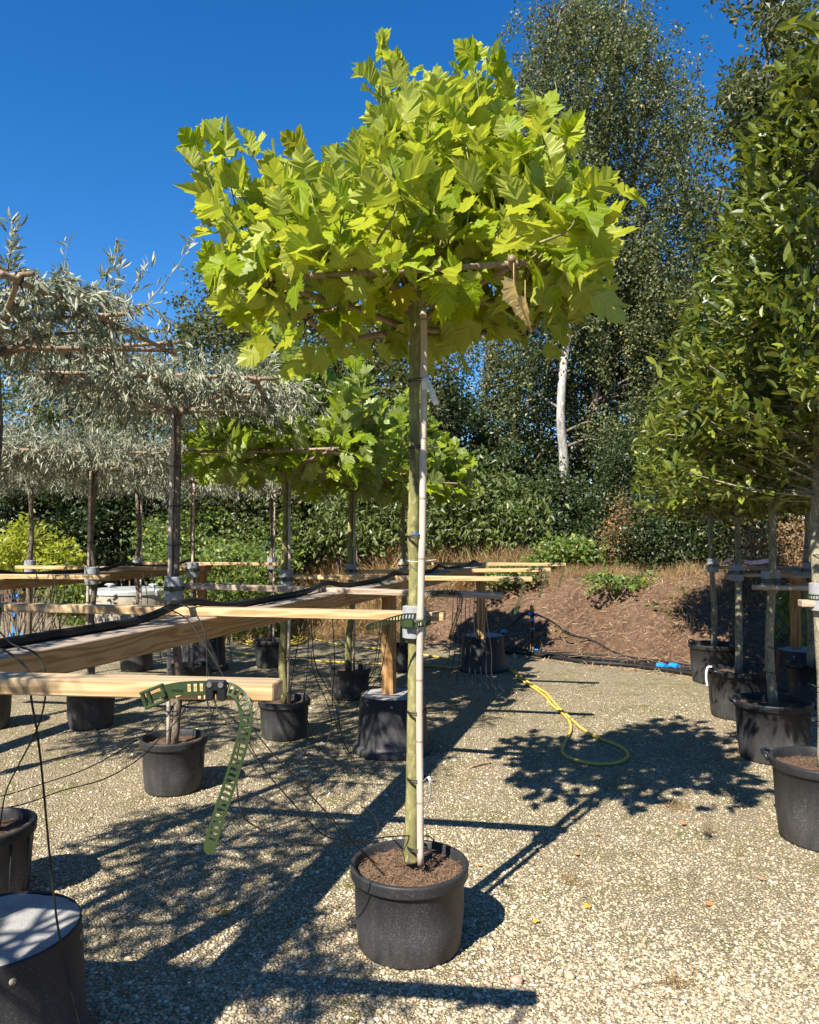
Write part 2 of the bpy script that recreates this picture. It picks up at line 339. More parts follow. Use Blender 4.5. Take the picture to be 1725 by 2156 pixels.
# ---------------------------------------------------------------- leaf templates (blade along +y, 1 long)
def plane_leaf(curl=.15, fold=.25, seed=0):
    r=np.random.default_rng(seed)
    half=[(0.09,-.06),(.24,-.03),(.36,-.07),(.37,.05),(.53,.09),(.48,.16),(.46,.25),(.58,.34),(.54,.41),(.66,.62),(.54,.59),(.47,.64),(.38,.56),(.31,.56),(.31,.62),(.37,.72),(.27,.76),(.25,.88),(.13,.88)]
    half=[(x*(1+r.normal()*.05),y+r.normal()*.015) for x,y in half]
    mid=[(0,0),(0,.16),(0,.33),(0,.5),(0,.7),(0,1.04)]
    own=[0,0,0,0,0,1,1,1,1,2,2,2,2,3,3,3,4,4,4]
    V=[(0,y,0) for _,y in mid]; Fc=[]; nm=len(mid)
    for sgn in (1,-1):
        b=len(V); V+= [(sgn*x,y,0) for x,y in half]
        prev_m=0; prev=None
        def tri(a,b_,c): Fc.append((a,b_,c) if sgn>0 else (a,c,b_))
        for i,o in enumerate(own):
            cur=b+i
            if prev is not None:
                tri(prev_m,prev,cur)
                while prev_m<o: tri(prev_m,cur,prev_m+1); prev_m+=1
            prev=cur
        while prev_m<nm-1: tri(prev_m,prev,prev_m+1); prev_m+=1
    V=np.array(V,float); uv=V[:,:2].copy()
    x,y=V[:,0],V[:,1]
    lat=np.abs(x)
    V[:,2]= fold*lat - curl*(y**2) -.35*lat**2*(y<.7) + .03*np.sin(x*14+seed)*np.cos(y*11+seed)
    V[:,0]=x*(1-.25*fold)
    return V,np.array(Fc),uv
def lance(w=.16, curl=.3, fold=.3, n=3, serr=False):
    ys=np.linspace(0,1,n+1); V=[]; 
    for y in ys:
        hw=w*math.sin(pi*min(1,max(0,.04+.93*y)))**.8
        for x in (-1,0,1): V.append((x*hw,y*(1-.08*curl),-curl*y*y+fold*abs(x)*hw))
    f=[]
    for i in range(n):
        for j in (0,1): f.append((i*3+j,i*3+j+1,i*3+j+4,i*3+j+3))
    V=np.array(V); return V,np.array(f),V[:,:2].copy()
def diamond(w=.4, fold=.25, curl=.15):
    V=np.array([(0,0,0),(w,.42,fold*w),(0,1,-curl),(-w,.42,fold*w)]); return V,np.array([[0,1,2],[0,2,3]]),V[:,:2].copy()
PL=[plane_leaf(.10,.22,1),plane_leaf(.28,.38,2),plane_leaf(-.10,.12,3),plane_leaf(.45,.2,4),plane_leaf(.05,.75,5)]

def put(mb, tpl, pos, d, n, s, wob=False):
    T,f,uv=tpl; s=np.asarray(s)
    if wob: s=s[:,None]*np.stack([U(.72,1.12,len(s)),U(.9,1.05,len(s)),U(.3,2.2,len(s))],-1)
    scatter(mb,T,f,uv,np.asarray(pos),frames(np.asarray(d),np.asarray(n)),s)

# ================================================================ SETTING
def bank_base(X): return np.clip(11.7-.77*X, 8.0, 15.2)
def bank_z(X,Y):
    t=np.clip((Y-bank_base(X))/2.7,0,1); hh=1.12+.10*nz(X,Y,.6,3)
    e=t*t*(3-2*t)
    return -.06+hh*e+.05*nz(X,Y,2.7,1)*np.minimum(1,t*4)+.03*nz(X,Y,7,2)*np.minimum(1,t*4)
mb=MB(); mb.add([(-300,-60,0),(300,-60,0),(300,600,0),(-300,600,0)],[[0,1,2,3]])
tag(mb.build('ground',M['ground']),kind='structure')
xs=np.linspace(-14,14,260); ys=np.concatenate([np.linspace(0,5.5,110)])
X,T=np.meshgrid(xs,ys); Y=bank_base(X)-.25+T
Z=bank_z(X,Y); V=np.stack([X,Y,Z],-1).reshape(-1,3); nx=len(xs); ny=len(ys)
i=np.arange(ny-1)[:,None]*nx; j=np.arange(nx-1)[None,:]; f=np.stack([i+j,i+j+1,i+nx+j+1,i+nx+j],-1).reshape(-1,4)
mb=MB(); mb.add(V,f)
last=V.reshape(ny,nx,3)[-1]; far=last.copy(); far[:,1]=200; far[:,0]*=6; far[:,2]=1.0
mb.add(np.vstack([last,far]),np.array([[a,a+1,a+1+nx,a+nx] for a in range(nx-1)]))
tag(mb.build('bank',M['bank'],smooth=True),kind='structure')

# loose pebbles over the gravel
ico=bpy.data.meshes.new('t'); import bmesh
bm=bmesh.new(); bmesh.ops.create_icosphere(bm,subdivisions=1,radius=1); bm.verts.ensure_lookup_table()
IV=np.array([v.co[:] for v in bm.verts]); IF=np.array([[v.index for v in f.verts] for f in bm.faces]); bm.free(); bpy.data.meshes.remove(ico)
def stones(mb, Y, X, r):
    n=len(X); a=U(0,2*pi,n); c,s_=np.cos(a),np.sin(a); z=np.zeros(n); o=np.ones(n)
    R=np.stack([np.stack([c,-s_,z],-1),np.stack([s_,c,z],-1),np.stack([z,z,o],-1)],1)
    sc=np.stack([r*U(.75,1.35,n),r*U(.6,1.0,n),r*U(.35,.65,n)],-1)
    base=IV*(1+.0)
    pos=np.stack([X,Y,r*.12],-1)
    k=len(IV); V=np.einsum('nij,nkj->nki',R,(base[None]*U(.8,1.15,(n,k,1)))*sc[:,None,:])+pos[:,None,:]
    mb.add(V.reshape(-1,3),(IF[None]+(np.arange(n)*k)[:,None,None]).reshape(-1,3))
mb=MB(); n=120000
Yq=1/np.sqrt(U(1/9.5**2,1/2.05**2,n)); Yq=np.where(U(0,1,n)<.25,U(2.2,8,n),Yq); Xq=U(-.62,.62,n)*Yq
patch=nz(Xq,Yq,1.1,5)+.6*nz(Xq,Yq,4,2); keep=U(-1.1,1.0,n)<patch+.35
Xq,Yq=Xq[keep],Yq[keep]; stones(mb,Yq,Xq,U(.0038,.0092,len(Xq))*np.where(U(0,1,len(Xq))<.03,1.8,1))
Yq=U(2.1,6,700); Xq=U(-.6,.6,700)*Yq; stones(mb,Yq,Xq,U(.008,.017,700))
g=mb.build('gravel',M['stone'],smooth=True); tag(g,'pale pebbles and grit spread over the yard surface','gravel',kind='stuff')

# ================================================================ POTS, TREES
def pot_parts(root, r=.234, h=.315, handles=False, soilz=.045, ribs=0, seg=64, taper=.83, fibre=0):
    rb=r*taper; t=.006
    mb=MB()
    prof=[(0.001,.004),(rb*.96,.004),(rb,.014),(rb+(r-rb)*.35,h*.38),(r-.018,h-.052),(r-.016,h-.05),(r-.004,h-.046),(r-.002,h-.04),(r-.001,h-.012),(r,h-.004),(r-.004,h),(r-.016,h),(r-.02,h-.004),(r-.021,h-.04),(r-.03,h-.09),(rb-.01,.05)]
    lathe(mb,prof,seg=seg)
    if ribs:
        for k in range(ribs):
            a=2*pi*k/ribs; p=[(cos(a)*(rb+.001+(r-.018-rb)*q/(.86)),sin(a)*(rb+.001+(r-.018-rb)*q/(.86)),h*q+.01) for q in (0,.4,.8)]
            tube(mb,p,.006,5)
    p=mb.build('pot',M['pot'],root,smooth=True,world=False)
    mod=None
    if handles:
        for a0 in (pi*.97,-.03):
            hb=MB(); pts=[]
            for u_ in np.linspace(-1,1,11):
                a=a0+u_*.24; rr=r+.004+.03*(1-u_*u_); zz=h-.012+.018*(1-u_*u_)*(1 if u_<1 else 1)-(.02 if abs(u_)>.95 else 0)
                pts.append((rr*cos(a),rr*sin(a),zz))
            tube(hb,pts,.010,6); hb.build('handle',M['black'],p,smooth=True,world=False)
    # soil
    sb=MB(); rr=np.linspace(0,1,15); aa=np.arange(40)*2*pi/40
    R_,A_=np.meshgrid(rr,aa,indexing='ij'); x=R_*cos(0)*np.cos(A_)*(r-.022); y=R_*np.sin(A_)*(r-.022)
    z=h-soilz+.010*nz(x,y,24,1)+.006*nz(x,y,60,4)
    V=np.stack([x,y,z],-1).reshape(-1,3); ii=np.arange(14)[:,None]*40; jj=np.arange(40)[None,:]; kk=(jj+1)%40
    sb.add(V,np.stack([ii+jj,ii+40+jj,ii+40+kk,ii+kk],-1).reshape(-1,4))
    so_=sb.build('soil',M['soil'],root,smooth=True,world=False)
    if fibre:
        fb=MB(); n=fibre; q=np.sqrt(U(0,1,n))*(r-.03); a=U(0,2*pi,n)
        pos=np.stack([q*np.cos(a),q*np.sin(a),np.full(n,h-soilz+.012)+U(-.004,.008,n)],-1)
        d=rv(n); d[:,2]*=.25; put(fb,lance(.1,.2,.3,1),pos,d,rv(n)*.5+[0,0,1],U(.012,.034,n))
        f_=fb.build('bark_mulch',M['fibre'],so_,world=False); f_['kind']='stuff'
    return p
def ring_tie(root, z, cx, cy, rx, ry, ang=0, mat='tie', r=.0028, name='tie', turns=2):
    mb=MB()
    for k in range(turns):
        pts=[]
        for a in np.linspace(0,2*pi,22):
            x=rx*cos(a); y=ry*sin(a); pts.append((cx+x*cos(ang)-y*sin(ang),cy+x*sin(ang)+y*cos(ang),z+k*.006+.004*sin(a+k)))
        tube(mb,pts,r,5)
    tube(mb,[(cx+rx*.9,cy-ry*.6,z),(cx+rx+.035,cy-ry-.004,z+.004)],r*.8,5)
    return mb.build(name,M[mat],root,smooth=True,world=False)
def collar(root, z, cx, cy, r=.045, h=.13, belt=True):
    mb=MB(); a0=.35
    prof=[(r-.016,-h/2),(r,-h/2+.004),(r+.001,0),(r,h/2-.004),(r-.016,h/2),(r-.016,-h/2)]
    lathe(mb,prof,(cx,cy,z),24)
    mb.build('foam_collar',M['foam'],root,smooth=False,world=False)
    if belt:
        b=MB(); R0=r+.004
        for zz in (-.0115,.0115):
            lathe(b,[(R0-.003,zz-.0025),(R0,zz-.0025),(R0,zz+.0025),(R0-.003,zz+.0025),(R0-.003,zz-.0025)],(cx,cy,z),28)
        for k in range(28):
            a=2*pi*k/28; box(b,(cx+R0*cos(a)-.001,cy+R0*sin(a),z),(.003,.003,.021),rotz(a))
        box(b,(cx-.01,cy-R0-.003,z),(.034,.012,.034))
        b.build('belt',M['belt'],root,world=False)
def cane_frame(root, z, half, rot, corner_up=.05, nl=3, r=.013, cx=0, cy=0, mat='cane'):
    u=np.array([cos(rot),sin(rot),0]); v=np.array([-sin(rot),cos(rot),0]); c=np.array([cx,cy,z])
    segs=[]
    for k in np.linspace(-1,1,nl):
        e=1.12+U(-.05,.1)
        segs.append((c+u*k*half-v*half*e+[0,0,corner_up],c+u*k*half+v*half*e+[0,0,corner_up+U(-.01,.02)]))
        e=1.12+U(-.05,.1)
        segs.append((c+v*k*half-u*half*e+[0,0,corner_up+.026],c+v*k*half+u*half*e+[0,0,corner_up+.026+U(-.01,.02)]))
    for sx in (-1,1):
        for sy in (-1,1): segs.append((c+[0,0,-.02],c+u*sx*half*1.04+v*sy*half*1.04+[0,0,corner_up+.012]))
    for a,b in segs:
        mb=MB(); tube(mb,smooth_path([a,(a+b)/2+[0,0,U(-.012,.012)],b],5),[r*.9]*6 if False else np.linspace(r*1.05,r*.85,11),8); mb.build('frame_cane',M[mat],root,smooth=True,world=False)
    for sx in (-1,0,1):
        for sy in (-1,0,1):
            if sx==0 and sy==0: continue
            ties=MB()
            p=c+u*sx*half+v*sy*half+[0,0,corner_up+.012]
            for q in range(2):
                a=np.linspace(0,2*pi,10); dd=(u if q else v); pts=[p+.022*(dd*np.cos(t))+np.array([0,0,.022*np.sin(t)]) for t in a]; tube(ties,pts,.0032,4)
            tube(ties,[p,p+[U(-.02,.02),U(-.02,.02),-.06]],.0025,4)
            ties.build('frame_tie',M['tie'],root,smooth=True,world=False)

# leaf collections along shoots
def shoot_pts(base, tip, bow=.08):
    base=np.array(base,float); tip=np.array(tip,float); m_=(base+tip)/2+np.append(rng.normal(size=2)*bow*.5,0); m_[2]-=bow*.3
    return smooth_path([base,m_,tip],6)
def plane_crown(root, shoots, zf, half, cx=0, cy=0, low=200, size=(.11,.165), step=.052, mat='plane', stem='plane_bark', low_r=1.2):
    st=MB(); P0=[];D=[];N=[];Sz=[]
    pet=MB()
    for base,tip in shoots:
        p=shoot_pts(base,tip); tube(st,p,np.linspace(.0055,.002,len(p)),5,False)
        L=np.linalg.norm(np.array(tip)-np.array(base)); k=max(3,int(L/step)); ph=U(0,6.28)
        for i_ in range(k):
            t=.12+.88*(i_+.5)/k; q=p[min(len(p)-1,int(t*(len(p)-1)+.5))]
            a=ph+i_*2.4; out=np.array([cos(a),sin(a),U(.25,.9)]); out/=np.linalg.norm(out)
            pl=U(.03,.06); e=q+out*pl
            d=out+np.array([0,0,U(.15,1.1)])+rng.normal(size=3)*.3
            P0.append(e);D.append(d);N.append(-out*U(.2,1)+np.array([0,0,U(.5,1.2)])+rng.normal(size=3)*.35)
            Sz.append(U(*size)*(1-.35*max(0,t-.8)/.2)); tube(pet,[q,e],.0017,4,False)
        q=p[-1]; 
        for _ in range(2):
            P0.append(q);D.append(np.array([0,0,1])+rng.normal(size=3)*.45);N.append(rv(1)[0]);Sz.append(U(size[0],size[1])*.85)
    for _ in range(low):
        a=U(-1,1,2)*low_r*half
        if abs(a[0])>half*1.1 and abs(a[1])>half*1.1: a*=.88
        q=np.array([cx+a[0],cy+a[1],zf+U(-.10,.22)])
        out=np.array([a[0],a[1],0])/half*.6+rng.normal(size=3)*.5; 
        P0.append(q);D.append(out+np.array([0,0,U(-.9,.35)]));N.append(np.array([0,0,1])+rng.normal(size=3)*.45);Sz.append(U(*size))
    P0=np.array(P0);D=np.array(D);N=np.array(N);Sz=np.array(Sz)
    mb=MB(); which=rng.integers(0,len(PL),len(P0))
    for i_,t in enumerate(PL):
        k=which==i_; put(mb,t,P0[k],D[k],N[k],Sz[k],True)
    st.V+=[];
    s_=st.build('shoots',M[stem],root,smooth=True,world=False); pet.build('leaf_stalks',M['lime'],s_,world=False)['kind']='stuff'
    return mb.build('crown',M[mat],root,world=False)

RROT=math.atan2(-.19,1)     # rack rails run this way
# ---------------- main plane tree
ROOT=np.array([.0,3.08,0]); base=ROOT
tm=empty('potted_tree',ROOT); tag(tm,'yellow-green plane tree with flat umbrella crown in the black pot standing alone in front','tree','plane trees with trained flat crowns')
pot_parts(tm,.234,.318,seg=96,fibre=2600,soilz=.042,taper=.86)
def L(p): return np.asarray(p)-ROOT
tr=[(866,1812,.036),(867,1775,.029),(868,1700,.0265),(870,1560,.0255),(872,1400,.0245),(872,1290,.0235),(873,1200,.0225),(871,1140,.0245),(872,1105,.0285),(872,1070,.0235),(873,1000,.0215),(873,900,.021),(873,800,.022),(876,720,.0245),(878,650,.028),(878,615,.032)]
pts=np.array([L(P(x,y,3.10)) for x,y,_ in tr]); rad=np.interp(np.linspace(0,1,(len(tr)-1)*6+1),np.linspace(0,1,len(tr)),[q[2] for q in tr])
mb=MB(); pth=smooth_path(pts,6); rad=rad*(1+.03*np.sin(np.arange(len(rad))*1.7)); tube(mb,pth,rad,16)
top=pth[-1]
for a in np.linspace(0,2*pi,7)[:-1]+.3:
    e=top+np.array([cos(a)*.5,sin(a)*.42,.10+U(0,.06)]); tube(mb,smooth_path([top-[0,0,.05],top+(e-top)*.4+[0,0,.02],e],5),np.linspace(.017,.007,11),8)
mb.build('trunk',M['plane_bark'],tm,smooth=True,world=False)
bs=[(886,1822),(885,1700),(884,1560),(884,1400),(886,1300),(888,1180),(890,1123),(891,1000),(892,900),(893,800),(893,700),(891,650)]
mb=MB(); pb=smooth_path([L(P(x,y,3.045)) for x,y in bs],5); tube(mb,pb,.0138,14); mb.build('bamboo_stake',M['bamboo'],tm,smooth=True,world=False)
for y in (803,943,1130,1500,1641,1785,1312):
    z=L(P(878,y,3.07))[2]; cx=L(P(879,y,3.07))[0]; ring_tie(tm,z,cx,-.01,.040,.032,-.5)
z=L(P(872,1122,3.07))[2]; mb=MB(); lathe(mb,[(.0245,-.006),(.0262,-.006),(.0262,.006),(.0245,.006)],(L(P(872,1122,3.1))[0],.02,z),20); mb.build('blue_tape',M['tape'],tm,world=False)
ring_tie(tm,L(P(878,1180,3.07))[2],L(P(879,1180,3.07))[0],-.01,.040,.032,-.5,'white',.0012,'string',1)
zc=L(P(874,1310,3.08))[2]; collar(tm,zc,.019,.018,.047,.132,False)
# ratchet belt around collar, stake and rail, with its loose ladder tail
def ladder(mb, pts, wid, width=.026, thick=.003, rungs=.0105, end=.03, solid0=0.0, rw=.0048):
    pts=np.asarray(pts); wid=nrm(np.asarray(wid)); t=nrm(np.gradient(pts,axis=0)); nn=nrm(np.cross(t,wid))
    Ls=np.concatenate([[0],np.cumsum(np.linalg.norm(np.diff(pts,axis=0),axis=1))]); tot=Ls[-1]
    def at(s):
        return [np.array([np.interp(s,Ls,a[:,k]) for k in range(3)]) for a in (pts,wid,nn)]
    def strip(s0,s1,o0,o1,ns,endcap=False):
        V=[];
        for q in np.linspace(s0,s1,ns):
            p,w_,n_=at(q); k=1.0
            if endcap: k=math.sqrt(max(.02,1-((q-s0)/(s1-s0))**4))
            for o,tt in ((o0*k,-.5),(o1*k,-.5),(o1*k,.5),(o0*k,.5)): V.append(p+w_*o+n_*thick*tt)
        f=[]
        for i_ in range(ns-1):
            for j_ in range(4): f.append([i_*4+j_,i_*4+(j_+1)%4,i_*4+4+(j_+1)%4,i_*4+4+j_])
        f+= [[3,2,1,0],[ns*4-4,ns*4-3,ns*4-2,ns*4-1]]
        mb.add(np.array(V),np.array(f))
    h=width/2; e=tot-end; ns=max(4,int((e-solid0)/.006))
    strip(solid0,e,-h,-h+rw,ns); strip(solid0,e,h-rw,h,ns)
    s=solid0
    while s<e-.002: strip(s,s+rungs*.42,-h+rw,h-rw,2); s+=rungs
    strip(e,tot,-h,h,10,True)
    if solid0>0: strip(0,solid0,-h,h,8)
mb=MB(); cx,cy=.019,.018; pp=[]; hull=[(.062,-.045),(.074,-.01),(.085,.05),(.07,.10),(-.01,.105),(-.034,.06),(-.034,.0),(-.012,-.034),(.03,-.05),(.062,-.045)]
pp=smooth_path([(x,y,zc) for x,y in hull],5); ladder(mb,pp,np.tile([0,0,1.],(len(pp),1)),.026,.003,.0105,.012,.01)
mb.build('belt',M['belt'],tm,world=False)
mb=MB(); box(mb,(-.004,-.046,zc+.001),(.040,.014,.036),rotz(-.3),.003); mb.build('belt_buckle',M['belt'],tm,world=False)
mb=MB(); q=[L(P(x,y,Y_)) for x,y,Y_ in ((876,1298,2.99),(850,1299,2.97),(820,1307,2.94),(795,1315,2.92),(770,1322,2.90))]; q=smooth_path(q,6)
ladder(mb,q,np.tile([.12,-.15,1.],(len(q),1)),.026,.0032,.0135,.022,.004); mb.build('belt_tail',M['belt'],tm,world=False)
# tags
def strip_tag(root,pts,wid,width,name,mat='white',marks=0):
    mb=MB(); p=smooth_path(pts,5); wv=nrm(np.array(wid,float)); V=[]; n=len(p); tn=nrm(np.cross(np.gradient(p,axis=0),wv))*.0004
    for q,t_ in zip(p,tn): V+=[q-wv*width/2+t_,q+wv*width/2+t_,q+wv*width/2-t_,q-wv*width/2-t_]
    f=[]
    for i_ in range(n-1):
        for j_ in range(4): f.append([i_*4+j_,i_*4+(j_+1)%4,i_*4+4+(j_+1)%4,i_*4+4+j_])
    f+=[[3,2,1,0],[n*4-4,n*4-3,n*4-2,n*4-1]]
    mb.add(V,f); o=mb.build(name,M[mat],root,world=False)
    if marks:
        mk=MB(); tn2=nrm(tn)
        sgn=-1 if tn2[n//2][1]>0 else 1
        for row in (-.3,-.08,.22):
            for i_ in range(2,n-4):
                if (i_*7+int(row*30))%4==0: continue
                a,b=p[i_],p[i_]+(p[i_+1]-p[i_])*.75; off=sgn*tn2[i_]*.0009
                mk.add([a+wv*(row-.02)*width+off,b+wv*(row-.02)*width+off,b+wv*(row+.04)*width+off,a+wv*(row+.04)*width+off],[[0,1,2,3]])
        mk.build('print',M['ink'],o,world=False)
    return o
t0=strip_tag(tm,[L(P(x,y,Y_)) for x,y,Y_ in ((886,799,3.02),(893,797,3.015),(900,803,3.01),(908,822,3.0),(914,838,3.0),(919,852,3.01))],(1,0,.35),.021,'plant_tag',marks=1)
strip_tag(tm,[L(P(x,y,Y_)) for x,y,Y_ in ((894,797,3.026),(894,810,3.026),(896,820,3.026))],(1,0,.2),.022,'tag_eye')
strip_tag(tm,[L(P(x,y,Y_)) for x,y,Y_ in ((893,1643,3.02),(901,1636,3.0),(906,1644,2.99),(908,1665,2.99),(903,1688,3.0),(895,1706,3.02))],(.5,.85,.1),.016,'white_label')
zf=L(P(878,615,3.1))[2]-.0
random.seed(3); rng=np.random.default_rng(11)
cane_frame(tm,2.52,.47,RROT,.05,3,.0135,.0,.22)
tops=[(385,275,3.0),(400,250,3.0),(440,285,3.0),(505,275,3.1),(560,300,3.3),(620,280,3.0),(690,305,3.2),(752,285,2.9),(665,330,3.3),(800,75,3.05),(845,110,3.05),(800,170,3.2),(870,170,3.0),(930,140,2.9),(1010,85,2.95),(1050,115,3.1),(1075,170,3.2),(960,180,3.3),(900,210,2.7),(1115,215,3.0),(1160,205,3.0),(1215,255,2.9),(1200,290,3.3),(1245,340,3.0),(1290,395,3.0),(1262,455,2.85),(1300,520,3.1),(1290,600,3.3),(410,515,2.9),(425,430,3.1),(440,560,3.2),(470,350,3.3),(1255,640,3.4),(1195,380,3.5),(820,280,3.4),(1130,300,3.4)]
pxs=[380,420,460,520,600,700,760,800,850,900,950,1000,1060,1090,1130,1180,1230,1270,1300]; pys=[300,300,335,340,350,345,335,250,190,190,170,110,140,220,280,300,300,390,440]
sh=[]
for x,y,Y_ in tops:
    t=L(P(862+(x-862)*.93,y+42,Y_)); b=np.array([t[0]*.78,t[1]*.6+.05,2.62]); 
    if t[2]<b[2]+.12: b=np.array([t[0]*.5,t[1]*.5,2.58])
    sh.append((b,t))
for _ in range(84):
    x=U(410,1290) if _%3 else U(700,1250); Y_=np.clip(rng.normal(3.1,.36),2.5,3.75); yt=np.interp(x,pxs,pys)+abs(rng.normal())*125+22; yt=min(yt,530)
    t=L(P(862+(x-862)*.92,yt+22,Y_)); b=np.array([t[0]*.8+U(-.05,.05),t[1]*.8+U(-.05,.05),2.60]); 
    if t[2]>b[2]+.1: sh.append((b,t))
plane_crown(tm,sh,2.56,.60,.0,.10,330,(.095,.145),.058,'plane')
for x,y,s_ in ((1082,592,.105),(1106,628,.09)):
    mb=MB(); T_,f_,u_=plane_leaf(.3,1.3,9); T_=T_*[.55,1,1]
    scatter(mb,T_,f_,u_,np.array([L(P(x,y,2.24))]),frames(np.array([[.12,0,-1.]]),np.array([[-.5,-1,.1]])),np.array([s_]))
    tube(mb,[L(P(x,y,2.24)),L(P(x,y-38,2.4))],.0015,4); mb.build('withered_leaf',M['wither'],tm,world=False)

# ---------------- other plane trees (three in the row behind)
def plane_proto(seed, hstem, potr=.21):
    global rng
    rng=np.random.default_rng(seed); r_=empty('potted_tree')
    pot_parts(r_,potr,.30,seg=48)
    mb=MB(); w_=rng.normal(size=(7,2))*.012; zs=np.linspace(.27,hstem,7); tube(mb,smooth_path([(w_[i_][0],w_[i_][1],zs[i_]) for i_ in range(7)],4),np.linspace(.034,.026,25),12)
    t=np.array([w_[6][0],w_[6][1],hstem])
    for a in np.linspace(0,2*pi,6)[:-1]: tube(mb,[t-[0,0,.04],t+[cos(a)*.4,sin(a)*.4,.08]],[.016,.008],7)
    mb.build('trunk',M['plane_bark'],r_,smooth=True,world=False)
    mb=MB(); tube(mb,[(.036,-.03,.27),(.04,-.028,hstem*.5),(.036,-.03,hstem-.02)],.012,9); mb.build('bamboo_stake',M['bamboo'],r_,smooth=True,world=False)
    for z in (.36,.62,.95,1.5,1.85): ring_tie(r_,z,.015,-.012,.048,.038,-.4,turns=1)
    collar(r_,1.26,.01,0,.056,.15)
    cane_frame(r_,hstem,.55,RROT,.06,2,.013)
    sh=[]
    for _ in range(56):
        a=U(0,6.28); q=math.sqrt(U(0,1))*.72; x,y=q*cos(a),q*sin(a); hh=.18+abs(rng.normal())*.24
        sh.append(((x*.85,y*.85,hstem+.08),(x*1.12,y*1.12,hstem+.12+hh)))
    return r_,sh,hstem
p1,sh1,h1=plane_proto(21,2.16)
for x,z in ((-.25,3.30),(-.22,3.22),(-.05,3.32),(.0,3.12),(-.3,3.05),(.05,3.2),(.25,3.0),(-.1,3.08),(-.33,2.95),(.05,2.95),(.35,2.9),(.62,2.8)): sh1.append(((x*.8,U(-.3,.1),h1+.1),(x,U(-.3,.1),z)))
plane_crown(p1,sh1,h1+.04,.6,0,0,230,(.12,.18),.052,'plane2')
p2,sh2,h2=plane_proto(22,2.10); plane_crown(p2,sh2,h2+.04,.6,0,0,220,(.12,.18),.052,'plane2')
def place(o,x,Y_,rz,label): o.location=((x-862.5)/F*Y_,Y_,0); o.rotation_euler=(0,0,rz); o['label']=label
for o in (p1,p2): tag(o,None,'tree','plane trees with trained flat crowns')
place(p1,601,6.22,0,'plane tree in a dusty pot with tall bright shoots, just beyond the near rail end')
place(p2,738,7.70,.2,'plane tree with a dark bent trunk, its pot just left of the timber post')
p3=copy_tree(p1); place(p3,850,9.30,2.2,'plane tree farthest back in the row, its pot half hidden behind the front tree trunk')

# ---------------- silver pears
def silver_proto(seed, hstem, n=7000, quads=3, two=False, r=.80, lo=.30, shoots_n=46, upk=1.0, tall=1.0, dk=1.0):
    global rng
    rng=np.random.default_rng(seed); r_=empty('potted_tree')
    pot_parts(r_,.21,.33,seg=48,ribs=12 if seed%2 else 0)
    mb=MB(); k=7; w_=rng.normal(size=(k,2))*.010; zs=np.linspace(.28,hstem,k); tube(mb,smooth_path([(w_[i_][0],w_[i_][1],zs[i_]) for i_ in range(k)],4),np.linspace(.027,.022,25)*(1+.06*np.sin(np.arange(25)*2.3)),10)
    t=np.array([w_[-1][0],w_[-1][1],hstem])
    for a in np.linspace(0,2*pi,8)[:-1]: tube(mb,smooth_path([t-[0,0,.05],t+[cos(a)*.25,sin(a)*.25,.04],t+[cos(a)*.6,sin(a)*.6,.07]],4),np.linspace(.014,.005,9),6)
    mb.build('trunk',M['dark_bark'],r_,smooth=True,world=False)
    mb=MB(); tube(mb,smooth_path([(-.034,-.026,.28),(-.037,-.024,hstem*.5),(-.03,-.03,hstem-.02)],6),.0125,9); mb.build('bamboo_stake',M['bamboo'],r_,smooth=True,world=False)
    for z in (.5,.85,1.05,1.55,1.8,2.05): ring_tie(r_,z,-.014,-.01,.044,.034,.5,turns=1)
    collar(r_,1.27,-.008,-.006,.058,.15)
    cane_frame(r_,hstem,.55,RROT,.07,3,.0125,mat='cane')
    st=MB(); pos=[];d=[]
    # twigs: upright shoots over the frame, drooping ones under and at the edge
    nt_=shoots_n*5
    for i_ in range(nt_):
        a=U(0,6.28); q=math.sqrt(U(.02,1))*r; x,y=q*cos(a),q*sin(a); b=np.array([x,y,hstem+.05+U(.0,.13)])
        up=i_<shoots_n
        o=np.array([cos(a),sin(a),0])
        if up:
            Lh=U(.08,.26)*(2.0*tall if U(0,1)<.12 else 1)*upk; tip=b+o*U(0,.3)*Lh*2+np.array([U(-.1,.1),U(-.1,.1),Lh])
            p=smooth_path([b,(b+tip)/2+o*.03,tip],4)
        else:
            Ld=U(.12,.36)*dk; tip=b+o*U(.05,.25)+np.array([U(-.12,.12),U(-.12,.12),-Ld*U(.1,1)]); p=smooth_path([b,(b+tip)/2+[0,0,.05],tip],4)
        tube(st,p,np.linspace(.0035,.0014,len(p)),4,False)
        kk=int(n/nt_*(1.1 if up else 1)); ts=U(.05,1,kk); idx=ts*(len(p)-1); i0=np.minimum(idx.astype(int),len(p)-2); fr=(idx-i0)[:,None]
        pp_=p[i0]*(1-fr)+p[i0+1]*fr; tg=nrm(p[i0+1]-p[i0]); dd=tg*.7+rv(kk)*.8+(np.array([0,0,.25]) if up else np.array([0,0,-.45]))
        pos.append(pp_+rng.normal(size=(kk,3))*.012); d.append(dd)
    pos=np.concatenate(pos); d=np.concatenate(d); N=rv(len(pos))+[0,0,.6]
    mb=MB(); wh=U(0,1,len(pos)); s_=U(.038,.068,len(pos))
    for lo_,hi_,tp in ((0,.5,lance(.115,.25,.5,quads)),(.5,1,lance(.10,.55,.4,quads))):
        k=(wh>=lo_)&(wh<hi_); put(mb,tp,pos[k],d[k],N[k],s_[k])
    s2=st.build('twigs',M['holly_bark'],r_,smooth=True,world=False)
    mb.build('crown',M['silver'],r_,world=False)
    return tag(r_,None,'tree','silver-leaved weeping trees with flat crowns')
